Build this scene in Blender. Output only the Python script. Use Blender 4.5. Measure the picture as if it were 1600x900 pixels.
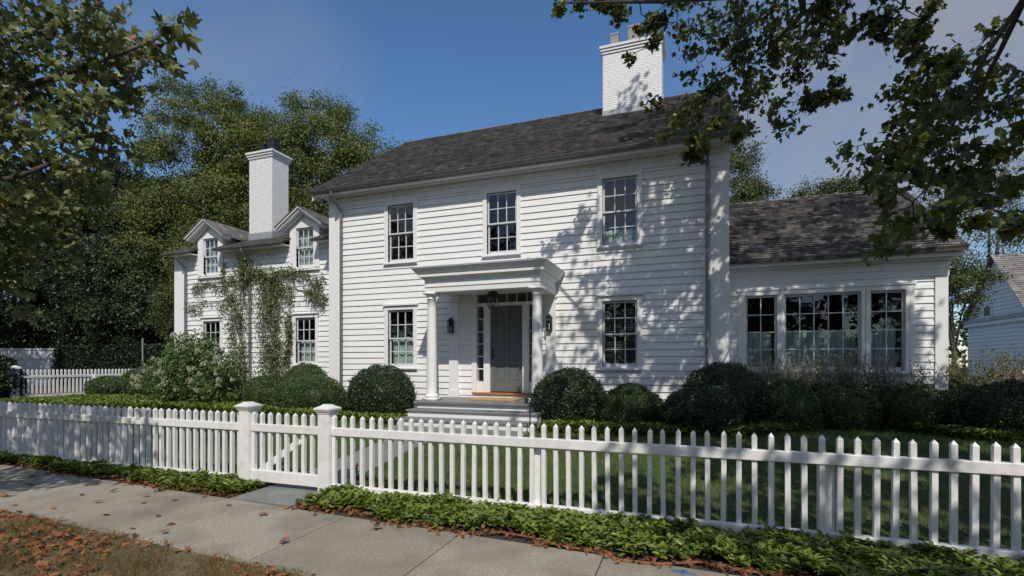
import bpy, math, random
import numpy as np
from mathutils import Vector, Matrix

for o in list(bpy.data.objects):
    bpy.data.objects.remove(o, do_unlink=True)
scene = bpy.context.scene
COL = scene.collection
R = math.radians
rng = np.random.default_rng(7)
random.seed(7)

# ------------------------------------------------------------------ camera
cam_d = bpy.data.cameras.new("camera")
cam = bpy.data.objects.new("camera", cam_d)
COL.objects.link(cam)
cam.location = (0, 0, 1.65)
YAW = math.atan(275 / 776)
cam.rotation_euler = (R(90), 0, YAW)
cam_d.sensor_width = 36
cam_d.lens = 776 / 1600 * 36
cam_d.shift_y = 119 / 1600
cam_d.clip_end = 2000
scene.camera = cam

# ------------------------------------------------------------------ sky, sun, exposure
SKY_SAT = 1.12
SUN_EL, SUN_AZ = 46.5, 25.7          # azimuth: degrees to the right of straight-behind-the-viewer (house normal)
world = bpy.data.worlds.new("World")
scene.world = world
world.use_nodes = True
wn, wl = world.node_tree.nodes, world.node_tree.links
wn.clear()
wo = wn.new("ShaderNodeOutputWorld")
bg = wn.new("ShaderNodeBackground")
bg.inputs["Strength"].default_value = 0.13
sky = wn.new("ShaderNodeTexSky")
sky.sky_type = 'NISHITA'
sky.sun_disc = False
sky.sun_elevation = R(SUN_EL)
sky.sun_rotation = R(180 - SUN_AZ)
sky.air_density = 1.0
sky.dust_density = 0.15
sky.ozone_density = 4.0
# thin cloud veils low over the right and the left of the sky
tc = wn.new("ShaderNodeTexCoord")
no = wn.new("ShaderNodeTexNoise")
no.inputs["Scale"].default_value = 4.2
no.inputs["Detail"].default_value = 6
no.inputs["Roughness"].default_value = 0.52
no.inputs["Distortion"].default_value = 0.4
wl.new(tc.outputs["Generated"], no.inputs["Vector"])
def veil(direction, near, far, amount):
    dv = Vector(direction).normalized()
    dp = wn.new("ShaderNodeVectorMath")
    dp.operation = 'DOT_PRODUCT'
    dp.inputs[1].default_value = dv
    wl.new(tc.outputs["Generated"], dp.inputs[0])
    m1 = wn.new("ShaderNodeMapRange")
    m1.interpolation_type = 'SMOOTHSTEP'
    m1.inputs["From Min"].default_value = math.cos(R(far))
    m1.inputs["From Max"].default_value = math.cos(R(near))
    m1.inputs["To Max"].default_value = amount
    wl.new(dp.outputs["Value"], m1.inputs["Value"])
    return m1.outputs["Result"]
v1 = veil((0.36, 1.08, 0.52), 4, 21, 1.0)
v2 = veil((-0.83, 0.74, 0.50), 2, 15, 0.35)
va = wn.new("ShaderNodeMath")
va.operation = 'ADD'
wl.new(v1, va.inputs[0])
wl.new(v2, va.inputs[1])
m2 = wn.new("ShaderNodeMapRange")
m2.inputs["From Min"].default_value = 0.30
m2.inputs["From Max"].default_value = 0.58
wl.new(no.outputs["Fac"], m2.inputs["Value"])
m3 = wn.new("ShaderNodeMath")
m3.operation = 'MULTIPLY'
m3.use_clamp = True
wl.new(va.outputs[0], m3.inputs[0])
wl.new(m2.outputs["Result"], m3.inputs[1])
m4 = wn.new("ShaderNodeMath")
m4.operation = 'MULTIPLY'
m4.inputs[1].default_value = 0.85
wl.new(m3.outputs[0], m4.inputs[0])
hs = wn.new("ShaderNodeHueSaturation")
hs.inputs["Saturation"].default_value = SKY_SAT
hs.inputs["Value"].default_value = 1.0
wl.new(sky.outputs["Color"], hs.inputs["Color"])
mx = wn.new("ShaderNodeMix")
mx.data_type = 'RGBA'
mx.inputs[7].default_value = (2.45, 2.6, 3.0, 1)
wl.new(m4.outputs[0], mx.inputs[0])
wl.new(hs.outputs["Color"], mx.inputs[6])
fill_veil = veil((0.15, -1.0, 0.75), 25, 80, 1.0)  # bright clouds added behind the viewer as neutral fill for the shade
m5 = wn.new("ShaderNodeMapRange")
m5.inputs["From Min"].default_value = 0.42
m5.inputs["From Max"].default_value = 0.60
wl.new(no.outputs["Fac"], m5.inputs["Value"])
m6 = wn.new("ShaderNodeMath")
m6.operation = 'MULTIPLY'
wl.new(fill_veil, m6.inputs[0])
wl.new(m5.outputs["Result"], m6.inputs[1])
mc = wn.new("ShaderNodeMix")
mc.data_type = 'RGBA'
mc.inputs[7].default_value = (6.2, 5.9, 5.5, 1)
wl.new(m6.outputs[0], mc.inputs[0])
wl.new(mx.outputs[2], mc.inputs[6])
wl.new(mc.outputs[2], bg.inputs["Color"])
wl.new(bg.outputs["Background"], wo.inputs["Surface"])

sun_d = bpy.data.lights.new("sun", 'SUN')
sun_d.energy = 3.6
sun_d.angle = R(0.5)
sun_d.color = (1.0, 0.935, 0.835)
sun = bpy.data.objects.new("sun", sun_d)
COL.objects.link(sun)
_ce = math.cos(R(SUN_EL))
LIGHT_DIR = Vector((-math.sin(R(SUN_AZ)) * _ce, math.cos(R(SUN_AZ)) * _ce, -math.sin(R(SUN_EL))))
sun.rotation_euler = LIGHT_DIR.to_track_quat('-Z', 'Y').to_euler()
sun.location = (6, -12, 20)

scene.view_settings.view_transform = 'Standard'
scene.view_settings.look = 'None'
scene.view_settings.exposure = 0.0
scene.view_settings.gamma = 1.0
scene.view_settings.use_curve_mapping = False
scene.cycles.max_bounces = 8
scene.cycles.transparent_max_bounces = 12
scene.cycles.caustics_reflective = False
scene.cycles.caustics_refractive = False

# ------------------------------------------------------------------ materials
def ramp_set(node, stops):
    cr = node.color_ramp
    while len(cr.elements) > 1:
        cr.elements.remove(cr.elements[-1])
    cr.elements[0].position = stops[0][0]
    cr.elements[0].color = (*stops[0][1], 1)
    for p, c in stops[1:]:
        e = cr.elements.new(p)
        e.color = (*c, 1)

def mat(name, col=(0.5, 0.5, 0.5), rough=0.5, var=0.0, vscale=6.0, bump=0.0, bscale=60.0, bdist=0.01, spec=0.5,
        metal=0.0, tint=None, transl=0.0, stretch=None, stain=None):
    m = bpy.data.materials.new(name)
    m.use_nodes = True
    nt = m.node_tree
    N, L = nt.nodes, nt.links
    N.clear()
    out = N.new("ShaderNodeOutputMaterial")
    p = N.new("ShaderNodeBsdfPrincipled")
    p.inputs["Roughness"].default_value = rough
    p.inputs["Metallic"].default_value = metal
    p.inputs["Specular IOR Level"].default_value = spec
    tcn = N.new("ShaderNodeTexCoord")
    vec = tcn.outputs["Object"]
    if stretch:
        mpn = N.new("ShaderNodeMapping")
        mpn.inputs["Scale"].default_value = stretch
        L.new(vec, mpn.inputs["Vector"])
        vec = mpn.outputs["Vector"]
    if tint:
        at = N.new("ShaderNodeAttribute")
        at.attribute_name = "tint"
        rp = N.new("ShaderNodeValToRGB")
        ramp_set(rp, tint)
        L.new(at.outputs["Fac"], rp.inputs["Fac"])
        csock = rp.outputs["Color"]
    else:
        rgb = N.new("ShaderNodeRGB")
        rgb.outputs[0].default_value = (*col, 1)
        csock = rgb.outputs[0]
    if var > 0:
        nz = N.new("ShaderNodeTexNoise")
        nz.inputs["Scale"].default_value = vscale
        nz.inputs["Detail"].default_value = 6
        nz.inputs["Roughness"].default_value = 0.62
        L.new(vec, nz.inputs["Vector"])
        mr = N.new("ShaderNodeMapRange")
        mr.inputs["From Min"].default_value = 0.25
        mr.inputs["From Max"].default_value = 0.75
        mr.inputs["To Min"].default_value = 1 - var
        mr.inputs["To Max"].default_value = 1 + var
        L.new(nz.outputs["Fac"], mr.inputs["Value"])
        mu = N.new("ShaderNodeVectorMath")
        mu.operation = 'SCALE'
        L.new(csock, mu.inputs[0])
        L.new(mr.outputs["Result"], mu.inputs["Scale"])
        csock = mu.outputs[0]
    if stain:
        nz2 = N.new("ShaderNodeTexNoise")
        nz2.inputs["Scale"].default_value = stain[1]
        nz2.inputs["Detail"].default_value = 4
        L.new(tcn.outputs["Object"], nz2.inputs["Vector"])
        rp2 = N.new("ShaderNodeValToRGB")
        ramp_set(rp2, [(stain[2], (0, 0, 0)), (stain[3], (1, 1, 1))])
        L.new(nz2.outputs["Fac"], rp2.inputs["Fac"])
        mm = N.new("ShaderNodeMix")
        mm.data_type = 'RGBA'
        mm.inputs[7].default_value = (*stain[0], 1)
        L.new(rp2.outputs["Color"], mm.inputs[0])
        L.new(csock, mm.inputs[6])
        csock = mm.outputs[2]
    L.new(csock, p.inputs["Base Color"])
    if bump > 0:
        nb = N.new("ShaderNodeTexNoise")
        nb.inputs["Scale"].default_value = bscale
        nb.inputs["Detail"].default_value = 5
        L.new(vec, nb.inputs["Vector"])
        bp = N.new("ShaderNodeBump")
        bp.inputs["Strength"].default_value = bump
        bp.inputs["Distance"].default_value = bdist
        L.new(nb.outputs["Fac"], bp.inputs["Height"])
        L.new(bp.outputs["Normal"], p.inputs["Normal"])
    last = p.outputs["BSDF"]
    if transl > 0:
        tr = N.new("ShaderNodeBsdfTranslucent")
        L.new(csock, tr.inputs["Color"])
        ms = N.new("ShaderNodeMixShader")
        ms.inputs[0].default_value = transl
        L.new(last, ms.inputs[1])
        L.new(tr.outputs["BSDF"], ms.inputs[2])
        last = ms.outputs[0]
    L.new(last, out.inputs["Surface"])
    return m

M_white = mat("white_paint", (0.80, 0.80, 0.795), 0.42, var=0.035, vscale=3, bump=0.12, bscale=25, bdist=0.004)
M_clap = mat("white_clapboard_paint", (0.80, 0.80, 0.795), 0.5, var=0.05, vscale=2.0, bump=0.25, bscale=18, bdist=0.004, stretch=(0.6, 1, 5))
M_fence = mat("white_fence_paint", (0.79, 0.79, 0.785), 0.45, var=0.08, vscale=7, bump=0.15, bscale=30, bdist=0.003, stain=((0.62, 0.62, 0.57), 4.0, 0.52, 0.78))
M_sash = mat("grey_sash_paint", (0.60, 0.63, 0.66), 0.4, var=0.04)
M_shingle = mat("weathered_cedar_shingle", rough=0.72, var=0.25, vscale=5, bump=0.6, bscale=30, bdist=0.01, stretch=(6, 1, 1), spec=0.35,
                tint=[(0.0, (0.085, 0.078, 0.077)), (0.45, (0.17, 0.157, 0.153)), (0.8, (0.25, 0.235, 0.226)), (1.0, (0.34, 0.31, 0.285))])
M_roofdark = mat("roof_underlay", (0.05, 0.045, 0.042), 0.8)
M_zinc = mat("grey_zinc", (0.19, 0.195, 0.205), 0.45, var=0.18, vscale=5, metal=0.55)
M_lead = mat("lead_flashing", (0.34, 0.35, 0.38), 0.5, var=0.22, vscale=5, metal=0.3)
M_blackmetal = mat("black_metal", (0.012, 0.012, 0.013), 0.4)
M_flue = mat("dark_clay_flue", (0.045, 0.043, 0.045), 0.7, var=0.15)
M_flue2 = mat("grey_clay_flue", (0.26, 0.25, 0.24), 0.7, var=0.15)
M_door = mat("slate_green_door_paint", (0.125, 0.145, 0.142), 0.35, var=0.03)
M_porchgrey = mat("grey_porch_paint", (0.20, 0.205, 0.21), 0.5, var=0.1, vscale=3)
M_wood = mat("varnished_oak", (0.42, 0.17, 0.055), 0.4, var=0.2, vscale=4, stretch=(1, 8, 8))
M_coir = mat("coir_mat", (0.50, 0.30, 0.12), 0.95, var=0.25, vscale=60, bump=0.8, bscale=200)
M_curtain = mat("linen_curtain", (0.62, 0.68, 0.66), 0.8, var=0.06, transl=0.35)
M_blind = mat("dark_slat_blind", (0.22, 0.22, 0.22), 0.5)
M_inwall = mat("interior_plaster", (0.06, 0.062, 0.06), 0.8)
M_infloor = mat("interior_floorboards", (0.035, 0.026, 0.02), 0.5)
M_bluestone = mat("bluestone", (0.19, 0.20, 0.195), 0.6, var=0.22, vscale=3, bump=0.15, bscale=30, stain=((0.24, 0.22, 0.19), 2.2, 0.5, 0.7))
M_conc = mat("sidewalk_concrete", tint=[(0, (0.285, 0.252, 0.200)), (1, (0.335, 0.30, 0.242))], rough=0.85, var=0.42, vscale=42, bump=0.5, bscale=170, bdist=0.006, stain=((0.20, 0.178, 0.142), 1.5, 0.44, 0.70))
M_asph = mat("road_asphalt", (0.05, 0.05, 0.052), 0.85, var=0.3, vscale=80, bump=0.5, bscale=150)
M_soil = mat("dark_soil", (0.055, 0.04, 0.028), 0.95, var=0.4, vscale=10, bump=0.8, bscale=40, bdist=0.03)
M_lawn = mat("lawn_turf", (0.06, 0.08, 0.026), 0.95, var=0.45, vscale=4, bump=0.9, bscale=60, bdist=0.03, stain=((0.12, 0.095, 0.045), 1.1, 0.54, 0.7))
M_verge = mat("dry_verge_thatch", (0.17, 0.12, 0.062), 0.95, var=0.45, vscale=14, bump=0.9, bscale=70, bdist=0.02, stain=((0.075, 0.08, 0.03), 2.5, 0.5, 0.68))
M_grass = mat("grass_blade", rough=0.55, spec=0.3, transl=0.25,
              tint=[(0, (0.066, 0.122, 0.022)), (0.6, (0.131, 0.216, 0.048)), (0.85, (0.188, 0.244, 0.066)), (1, (0.413, 0.319, 0.131))])
M_drygrass = mat("dry_grass_blade", rough=0.7, spec=0.2, transl=0.2,
                 tint=[(0, (0.069, 0.086, 0.023)), (0.4, (0.161, 0.127, 0.052)), (1, (0.345, 0.253, 0.127))])
M_bark = mat("grey_brown_bark", (0.085, 0.07, 0.055), 0.9, var=0.35, vscale=9, bump=0.9, bscale=25, bdist=0.03, stretch=(3, 3, 0.6))
M_twig = mat("brown_twig", (0.11, 0.085, 0.06), 0.85, var=0.3, vscale=12)
M_stemgreen = mat("vine_stem", (0.11, 0.11, 0.06), 0.85, var=0.3, vscale=12)
GREEN = lambda d, m, l, a: [(0, d), (0.5, m), (0.85, l), (1, a)]
M_maple = mat("maple_leaf", rough=0.42, spec=0.45, transl=0.34,
              tint=[(0, (0.052, 0.077, 0.019)), (0.5, (0.117, 0.146, 0.034)), (0.82, (0.232, 0.240, 0.057)), (0.93, (0.411, 0.326, 0.077)), (1, (0.618, 0.206, 0.052))])
M_plane = mat("plane_tree_leaf", rough=0.45, spec=0.4, transl=0.25,
              tint=[(0, (0.050, 0.075, 0.020)), (0.45, (0.107, 0.140, 0.043)), (0.8, (0.200, 0.214, 0.078)), (0.94, (0.315, 0.244, 0.086)), (1, (0.457, 0.143, 0.043))])
M_olive = mat("olive_tree_leaf", rough=0.5, spec=0.22, transl=0.2,
              tint=[(0, (0.056, 0.078, 0.020)), (0.5, (0.126, 0.161, 0.042)), (0.82, (0.231, 0.252, 0.077)), (0.93, (0.336, 0.280, 0.084)), (1, (0.420, 0.266, 0.084))])
M_darkever = mat("dark_evergreen_leaf", rough=0.45, spec=0.4, transl=0.08,
                 tint=GREEN((0.010, 0.018, 0.008), (0.023, 0.039, 0.014), (0.049, 0.072, 0.026), (0.091, 0.111, 0.042)))
M_midgreen = mat("mid_green_leaf", rough=0.45, spec=0.4, transl=0.2,
                 tint=GREEN((0.042, 0.058, 0.015), (0.085, 0.112, 0.030), (0.14, 0.165, 0.05), (0.20, 0.20, 0.07)))
M_yew = mat("yew_leaf", rough=0.4, spec=0.5, transl=0.08,
            tint=GREEN((0.018, 0.035, 0.015), (0.035, 0.064, 0.025), (0.067, 0.107, 0.042), (0.111, 0.149, 0.059)))
M_box = mat("boxwood_leaf", rough=0.42, spec=0.45, transl=0.1,
            tint=GREEN((0.034, 0.062, 0.019), (0.067, 0.112, 0.034), (0.116, 0.172, 0.053), (0.186, 0.233, 0.074)))
M_pach = mat("ground_cover_leaf", rough=0.35, spec=0.5, transl=0.2,
             tint=GREEN((0.068, 0.107, 0.016), (0.156, 0.215, 0.036), (0.260, 0.325, 0.065), (0.390, 0.429, 0.130)))
M_hyd = mat("hydrangea_leaf", rough=0.45, spec=0.4, transl=0.2,
            tint=GREEN((0.041, 0.081, 0.020), (0.092, 0.159, 0.041), (0.151, 0.225, 0.063), (0.250, 0.283, 0.100)))
M_panicle = mat("cream_flower", rough=0.7, spec=0.2, transl=0.3,
                tint=[(0, (0.46, 0.45, 0.30)), (0.5, (0.66, 0.64, 0.50)), (1, (0.78, 0.76, 0.68))])
M_vine = mat("vine_leaf", rough=0.4, spec=0.5, transl=0.2,
             tint=GREEN((0.058, 0.082, 0.023), (0.124, 0.152, 0.056), (0.187, 0.211, 0.100), (0.281, 0.269, 0.140)))
M_spike = mat("grey_mauve_spike", rough=0.7, spec=0.2, transl=0.2,
              tint=[(0, (0.06, 0.10, 0.04)), (0.4, (0.15, 0.18, 0.115)), (1, (0.38, 0.37, 0.345))])
M_plume = mat("plume_grass", rough=0.7, spec=0.2, transl=0.25,
              tint=[(0, (0.065, 0.111, 0.033)), (0.6, (0.143, 0.169, 0.065)), (1, (0.312, 0.234, 0.169))])
M_dead = mat("dead_leaf", rough=0.75, spec=0.2, transl=0.15,
             tint=[(0, (0.085, 0.043, 0.024)), (0.5, (0.230, 0.102, 0.043)), (0.85, (0.340, 0.170, 0.076)), (1, (0.391, 0.085, 0.025))])
M_hose = mat("brown_hose", (0.22, 0.09, 0.045), 0.6)
M_sign = mat("black_plaque", (0.022, 0.026, 0.028), 0.45)
M_num = mat("white_numeral", (0.75, 0.75, 0.75), 0.5)
M_bluepaint = mat("blue_spray_paint", (0.06, 0.22, 0.55), 0.8, var=0.4, vscale=60)
M_grey = mat("grey_galvanised", (0.35, 0.36, 0.37), 0.5, metal=0.4)
M_redorn = mat("red_ornament", (0.22, 0.03, 0.035), 0.5)
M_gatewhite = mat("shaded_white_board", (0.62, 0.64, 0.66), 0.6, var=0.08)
M_candle = mat("lantern_bulb", (0.75, 0.72, 0.65), 0.4)

def per_object_value(m, amt):
    N, L = m.node_tree.nodes, m.node_tree.links
    p = next(n for n in N if n.type == 'BSDF_PRINCIPLED')
    src = p.inputs["Base Color"].links[0].from_socket
    oi = N.new("ShaderNodeObjectInfo")
    mr = N.new("ShaderNodeMapRange")
    mr.inputs["To Min"].default_value = 1 - amt
    mr.inputs["To Max"].default_value = 1 + amt * .3
    L.new(oi.outputs["Random"], mr.inputs["Value"])
    mu = N.new("ShaderNodeVectorMath")
    mu.operation = 'SCALE'
    L.new(src, mu.inputs[0])
    L.new(mr.outputs["Result"], mu.inputs["Scale"])
    L.new(mu.outputs[0], p.inputs["Base Color"])
per_object_value(M_fence, 0.07)

def brick_mat(name, col, brick_w=0.2, brick_h=0.068):
    m = mat(name, col, 0.5, var=0.05, vscale=5)
    nt = m.node_tree
    N, L = nt.nodes, nt.links
    p = next(n for n in N if n.type == 'BSDF_PRINCIPLED')
    tcn = next(n for n in N if n.type == 'TEX_COORD')
    sp = N.new("ShaderNodeSeparateXYZ")
    L.new(tcn.outputs["Object"], sp.inputs[0])
    ad = N.new("ShaderNodeMath")
    L.new(sp.outputs[0], ad.inputs[0])
    L.new(sp.outputs[1], ad.inputs[1])
    cb = N.new("ShaderNodeCombineXYZ")
    L.new(ad.outputs[0], cb.inputs[0])
    L.new(sp.outputs[2], cb.inputs[1])
    br = N.new("ShaderNodeTexBrick")
    br.inputs["Scale"].default_value = 1.0
    br.inputs["Brick Width"].default_value = brick_w
    br.inputs["Row Height"].default_value = brick_h
    br.inputs["Mortar Size"].default_value = 0.009
    br.inputs["Mortar Smooth"].default_value = 0.3
    br.inputs["Bias"].default_value = 0
    br.inputs["Color1"].default_value = (1, 1, 1, 1)
    br.inputs["Color2"].default_value = (0.8, 0.8, 0.8, 1)
    br.inputs["Mortar"].default_value = (0, 0, 0, 1)
    L.new(cb.outputs[0], br.inputs["Vector"])
    nz = N.new("ShaderNodeTexNoise")
    nz.inputs["Scale"].default_value = 30
    L.new(tcn.outputs["Object"], nz.inputs["Vector"])
    mu = N.new("ShaderNodeMath")
    mu.operation = 'MULTIPLY_ADD'
    mu.inputs[1].default_value = 0.5
    L.new(nz.outputs["Fac"], mu.inputs[0])
    L.new(br.outputs["Color"], mu.inputs[2])
    bp = N.new("ShaderNodeBump")
    bp.inputs["Strength"].default_value = 1.0
    bp.inputs["Distance"].default_value = 0.03
    L.new(mu.outputs[0], bp.inputs["Height"])
    L.new(bp.outputs["Normal"], p.inputs["Normal"])
    return m
M_brick = brick_mat("white_painted_brick", (0.78, 0.78, 0.78))

def glass_mat(name, ior, tintc):
    m = bpy.data.materials.new(name)
    m.use_nodes = True
    N, L = m.node_tree.nodes, m.node_tree.links
    N.clear()
    out = N.new("ShaderNodeOutputMaterial")
    t = N.new("ShaderNodeBsdfTransparent")
    t.inputs[0].default_value = (*tintc, 1)
    g = N.new("ShaderNodeBsdfGlossy")
    g.inputs["Roughness"].default_value = 0.0
    lw = N.new("ShaderNodeLayerWeight")
    lw.inputs["Blend"].default_value = 0.5
    pw = N.new("ShaderNodeMath")
    pw.operation = 'POWER'
    pw.inputs[1].default_value = 5
    L.new(lw.outputs["Facing"], pw.inputs[0])
    fr = N.new("ShaderNodeMath")
    fr.operation = 'MULTIPLY_ADD'
    fr.inputs[1].default_value = 1 - ior
    fr.inputs[2].default_value = ior
    L.new(pw.outputs[0], fr.inputs[0])
    nz = N.new("ShaderNodeTexNoise")
    nz.inputs["Scale"].default_value = 2.5
    tcn = N.new("ShaderNodeTexCoord")
    L.new(tcn.outputs["Object"], nz.inputs["Vector"])
    bp = N.new("ShaderNodeBump")
    bp.inputs["Strength"].default_value = 0.14
    bp.inputs["Distance"].default_value = 0.02
    L.new(nz.outputs["Fac"], bp.inputs["Height"])
    L.new(bp.outputs["Normal"], g.inputs["Normal"])
    mx = N.new("ShaderNodeMixShader")
    L.new(fr.outputs[0], mx.inputs[0])
    L.new(t.outputs[0], mx.inputs[1])
    L.new(g.outputs[0], mx.inputs[2])
    L.new(mx.outputs[0], out.inputs[0])
    return m
M_glass = glass_mat("window_glass", 0.085, (0.84, 0.90, 0.88))

# ------------------------------------------------------------------ mesh helpers
def world_loc(o):
    v = Vector((0, 0, 0))
    while o is not None:
        v += o.location
        o = o.parent
    return v

def link_obj(name, data, parent=None, loc=(0, 0, 0)):
    o = bpy.data.objects.new(name, data)
    COL.objects.link(o)
    loc = Vector(loc)
    if parent is not None:
        loc = loc - world_loc(parent)
        o.parent = parent
    o.location = loc
    return o

def tag(o, label=None, cat=None, group=None, kind=None):
    if label: o['label'] = label
    if cat: o['category'] = cat
    if group: o['group'] = group
    if kind: o['kind'] = kind
    return o

def thing(name, label, cat, loc, group=None):
    return tag(link_obj(name, None, None, loc), label, cat, group)

class MB:
    def __init__(s):
        s.v, s.f, s.t, s.cur = [], [], [], 0.5
    def add(s, vs, fs):
        b = len(s.v)
        s.v.extend(vs)
        s.t.extend([s.cur] * len(vs))
        s.f.extend([tuple(i + b for i in f) for f in fs])
    def box(s, x0, x1, y0, y1, z0, z1):
        s.frus(x0, x1, y0, y1, z0, x0, x1, y0, y1, z1)
    def frus(s, x0, x1, y0, y1, z0, X0, X1, Y0, Y1, z1):
        s.add([(x0, y0, z0), (x1, y0, z0), (x1, y1, z0), (x0, y1, z0), (X0, Y0, z1), (X1, Y0, z1), (X1, Y1, z1), (X0, Y1, z1)],
              [(3, 2, 1, 0), (4, 5, 6, 7), (0, 1, 5, 4), (1, 2, 6, 5), (2, 3, 7, 6), (3, 0, 4, 7)])
    def hexa(s, pts):
        s.add(pts, [(3, 2, 1, 0), (4, 5, 6, 7), (0, 1, 5, 4), (1, 2, 6, 5), (2, 3, 7, 6), (3, 0, 4, 7)])
    def prism(s, poly, fn, a0, a1):
        n = len(poly)
        s.add([fn(p, a0) for p in poly] + [fn(p, a1) for p in poly],
              [tuple(range(n - 1, -1, -1)), tuple(range(n, 2 * n))] + [(i, (i + 1) % n, n + (i + 1) % n, n + i) for i in range(n)])
    def quad(s, a, b, c, d):
        s.add([a, b, c, d], [(0, 1, 2, 3)])
    def tube(s, pts, rad, n=6, cap=True):
        pts = [Vector(p) for p in pts]
        if not hasattr(rad, '__len__'): rad = [rad] * len(pts)
        vs, up = [], None
        for i, p in enumerate(pts):
            d = (pts[min(i + 1, len(pts) - 1)] - pts[max(i - 1, 0)])
            if d.length < 1e-6: d = Vector((0, 0, 1))
            d.normalize()
            if up is None:
                up = Vector((0, 0, 1)) if abs(d.z) < 0.9 else Vector((1, 0, 0))
            a = d.cross(up)
            if a.length < 1e-4: a = d.orthogonal()
            a.normalize()
            b = a.cross(d).normalized()
            up = b
            for k in range(n):
                t = 2 * math.pi * k / n
                vs.append(tuple(p + (a * math.cos(t) + b * math.sin(t)) * rad[i]))
        fs = []
        for i in range(len(pts) - 1):
            for k in range(n):
                fs.append((i * n + k, i * n + (k + 1) % n, (i + 1) * n + (k + 1) % n, (i + 1) * n + k))
        if cap:
            fs.append(tuple(range(n - 1, -1, -1)))
            fs.append(tuple((len(pts) - 1) * n + k for k in range(n)))
        s.add(vs, fs)
    def lathe(s, cx, cy, prof, n=24):
        vs = []
        for r, z in prof:
            for k in range(n):
                t = 2 * math.pi * k / n
                vs.append((cx + r * math.cos(t), cy + r * math.sin(t), z))
        m = len(prof)
        fs = [(i * n + k, i * n + (k + 1) % n, (i + 1) * n + (k + 1) % n, (i + 1) * n + k) for i in range(m - 1) for k in range(n)]
        fs.append(tuple(range(n - 1, -1, -1)))
        fs.append(tuple((m - 1) * n + k for k in range(n)))
        s.add(vs, fs)
    def mesh(s, name, m, smooth=False):
        me = bpy.data.meshes.new(name)
        me.from_pydata(s.v, [], s.f)
        at = me.attributes.new("tint", 'FLOAT', 'POINT')
        at.data.foreach_set("value", np.array(s.t, dtype=np.float32))
        me.materials.append(m)
        if smooth:
            me.polygons.foreach_set("use_smooth", np.ones(len(me.polygons), dtype=bool))
        me.update()
        return me
    def build(s, name, m, parent=None, smooth=False, bevel=0):
        o = link_obj(name, s.mesh(name, m, smooth), parent)
        if bevel:
            b = o.modifiers.new("bevel", 'BEVEL')
            b.width = bevel
            b.segments = 2
            b.limit_method = 'ANGLE'
        return o

def one(name, m, parent, boxes, bevel=0):
    mb = MB()
    for b in boxes: mb.box(*b)
    return mb.build(name, m, parent, bevel=bevel)

# leaf templates: (vertices along T, across B, up N), triangles
TPL = {}
TPL['diamond'] = (np.array([(0, 0, 0), (.5, .30, .10), (1, 0, -.04), (.5, -.30, .10)]), np.array([(0, 1, 2), (0, 2, 3)]))
TPL['oval'] = (np.array([(0, 0, 0), (.3, .20, .06), (.68, .19, .05), (1, 0, -.08), (.68, -.19, .05), (.3, -.20, .06)]),
               np.array([(0, 1, 2), (0, 2, 3), (0, 3, 4), (0, 4, 5)]))
BROAD = [(0, .76), (14, .56), (30, .43), (44, .55), (58, .66), (70, .50), (88, .41), (112, .48), (135, .32), (165, .24)]
LOBED = [(0, .78), (17, .48), (30, .36), (46, .52), (60, .64), (72, .40), (88, .33), (112, .47), (135, .26), (165, .22)]
def _maple(half):
    pts = [(0.28, 0, 0.03)]
    for a, r in half:
        pts.append((0.28 + r * math.cos(R(a)), r * math.sin(R(a)), -0.22 * r * r))
    pts.append((0.10, 0, 0))
    for a, r in reversed(half[1:]):
        pts.append((0.28 + r * math.cos(R(a)), -r * math.sin(R(a)), -0.22 * r * r))
    n = len(pts) - 1
    return np.array(pts), np.array([(0, 1 + k, 1 + (k + 1) % n) for k in range(n)])
TPL['maple'] = _maple(BROAD)
TPL['lobed'] = _maple(LOBED)
TPL['blade'] = (np.array([(0, .5, 0), (0, -.5, 0), (1, 0, 0.0)]), np.array([(0, 1, 2)]))

def unit(a):
    return a / np.maximum(np.linalg.norm(a, axis=1, keepdims=True), 1e-9)

def leaves(name, P, T, N, S, kind, tint, m, parent=None, wid=None, cup=(0.3, 1.8)):
    """one mesh of many separate leaf-shaped faces"""
    V, F = TPL[kind]
    n, k = len(P), len(V)
    T = unit(T)
    B = unit(np.cross(N, T))
    N2 = np.cross(T, B)
    S = S.reshape(-1, 1, 1)
    W = S if wid is None else wid.reshape(-1, 1, 1)
    cup = rng.uniform(cup[0], cup[1], (n, 1, 1))
    co = P[:, None, :] + S * V[None, :, 0:1] * T[:, None, :] + W * V[None, :, 1:2] * B[:, None, :] + S * cup * V[None, :, 2:3] * N2[:, None, :]
    co = co.reshape(-1, 3).astype(np.float32)
    idx = (F[None, :, :] + (np.arange(n) * k)[:, None, None]).reshape(-1).astype(np.int32)
    nt = len(idx) // 3
    me = bpy.data.meshes.new(name)
    me.vertices.add(len(co))
    me.vertices.foreach_set("co", co.reshape(-1))
    me.loops.add(len(idx))
    me.loops.foreach_set("vertex_index", idx)
    me.polygons.add(nt)
    me.polygons.foreach_set("loop_start", (np.arange(nt) * 3).astype(np.int32))
    at = me.attributes.new("tint", 'FLOAT', 'POINT')
    at.data.foreach_set("value", np.repeat(np.clip(tint, 0, 1), k).astype(np.float32))
    me.materials.append(m)
    me.update(calc_edges=True)
    me.validate()
    return link_obj(name, me, parent)

def rnd_dirs(n):
    return unit(rng.normal(size=(n, 3)))

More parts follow.
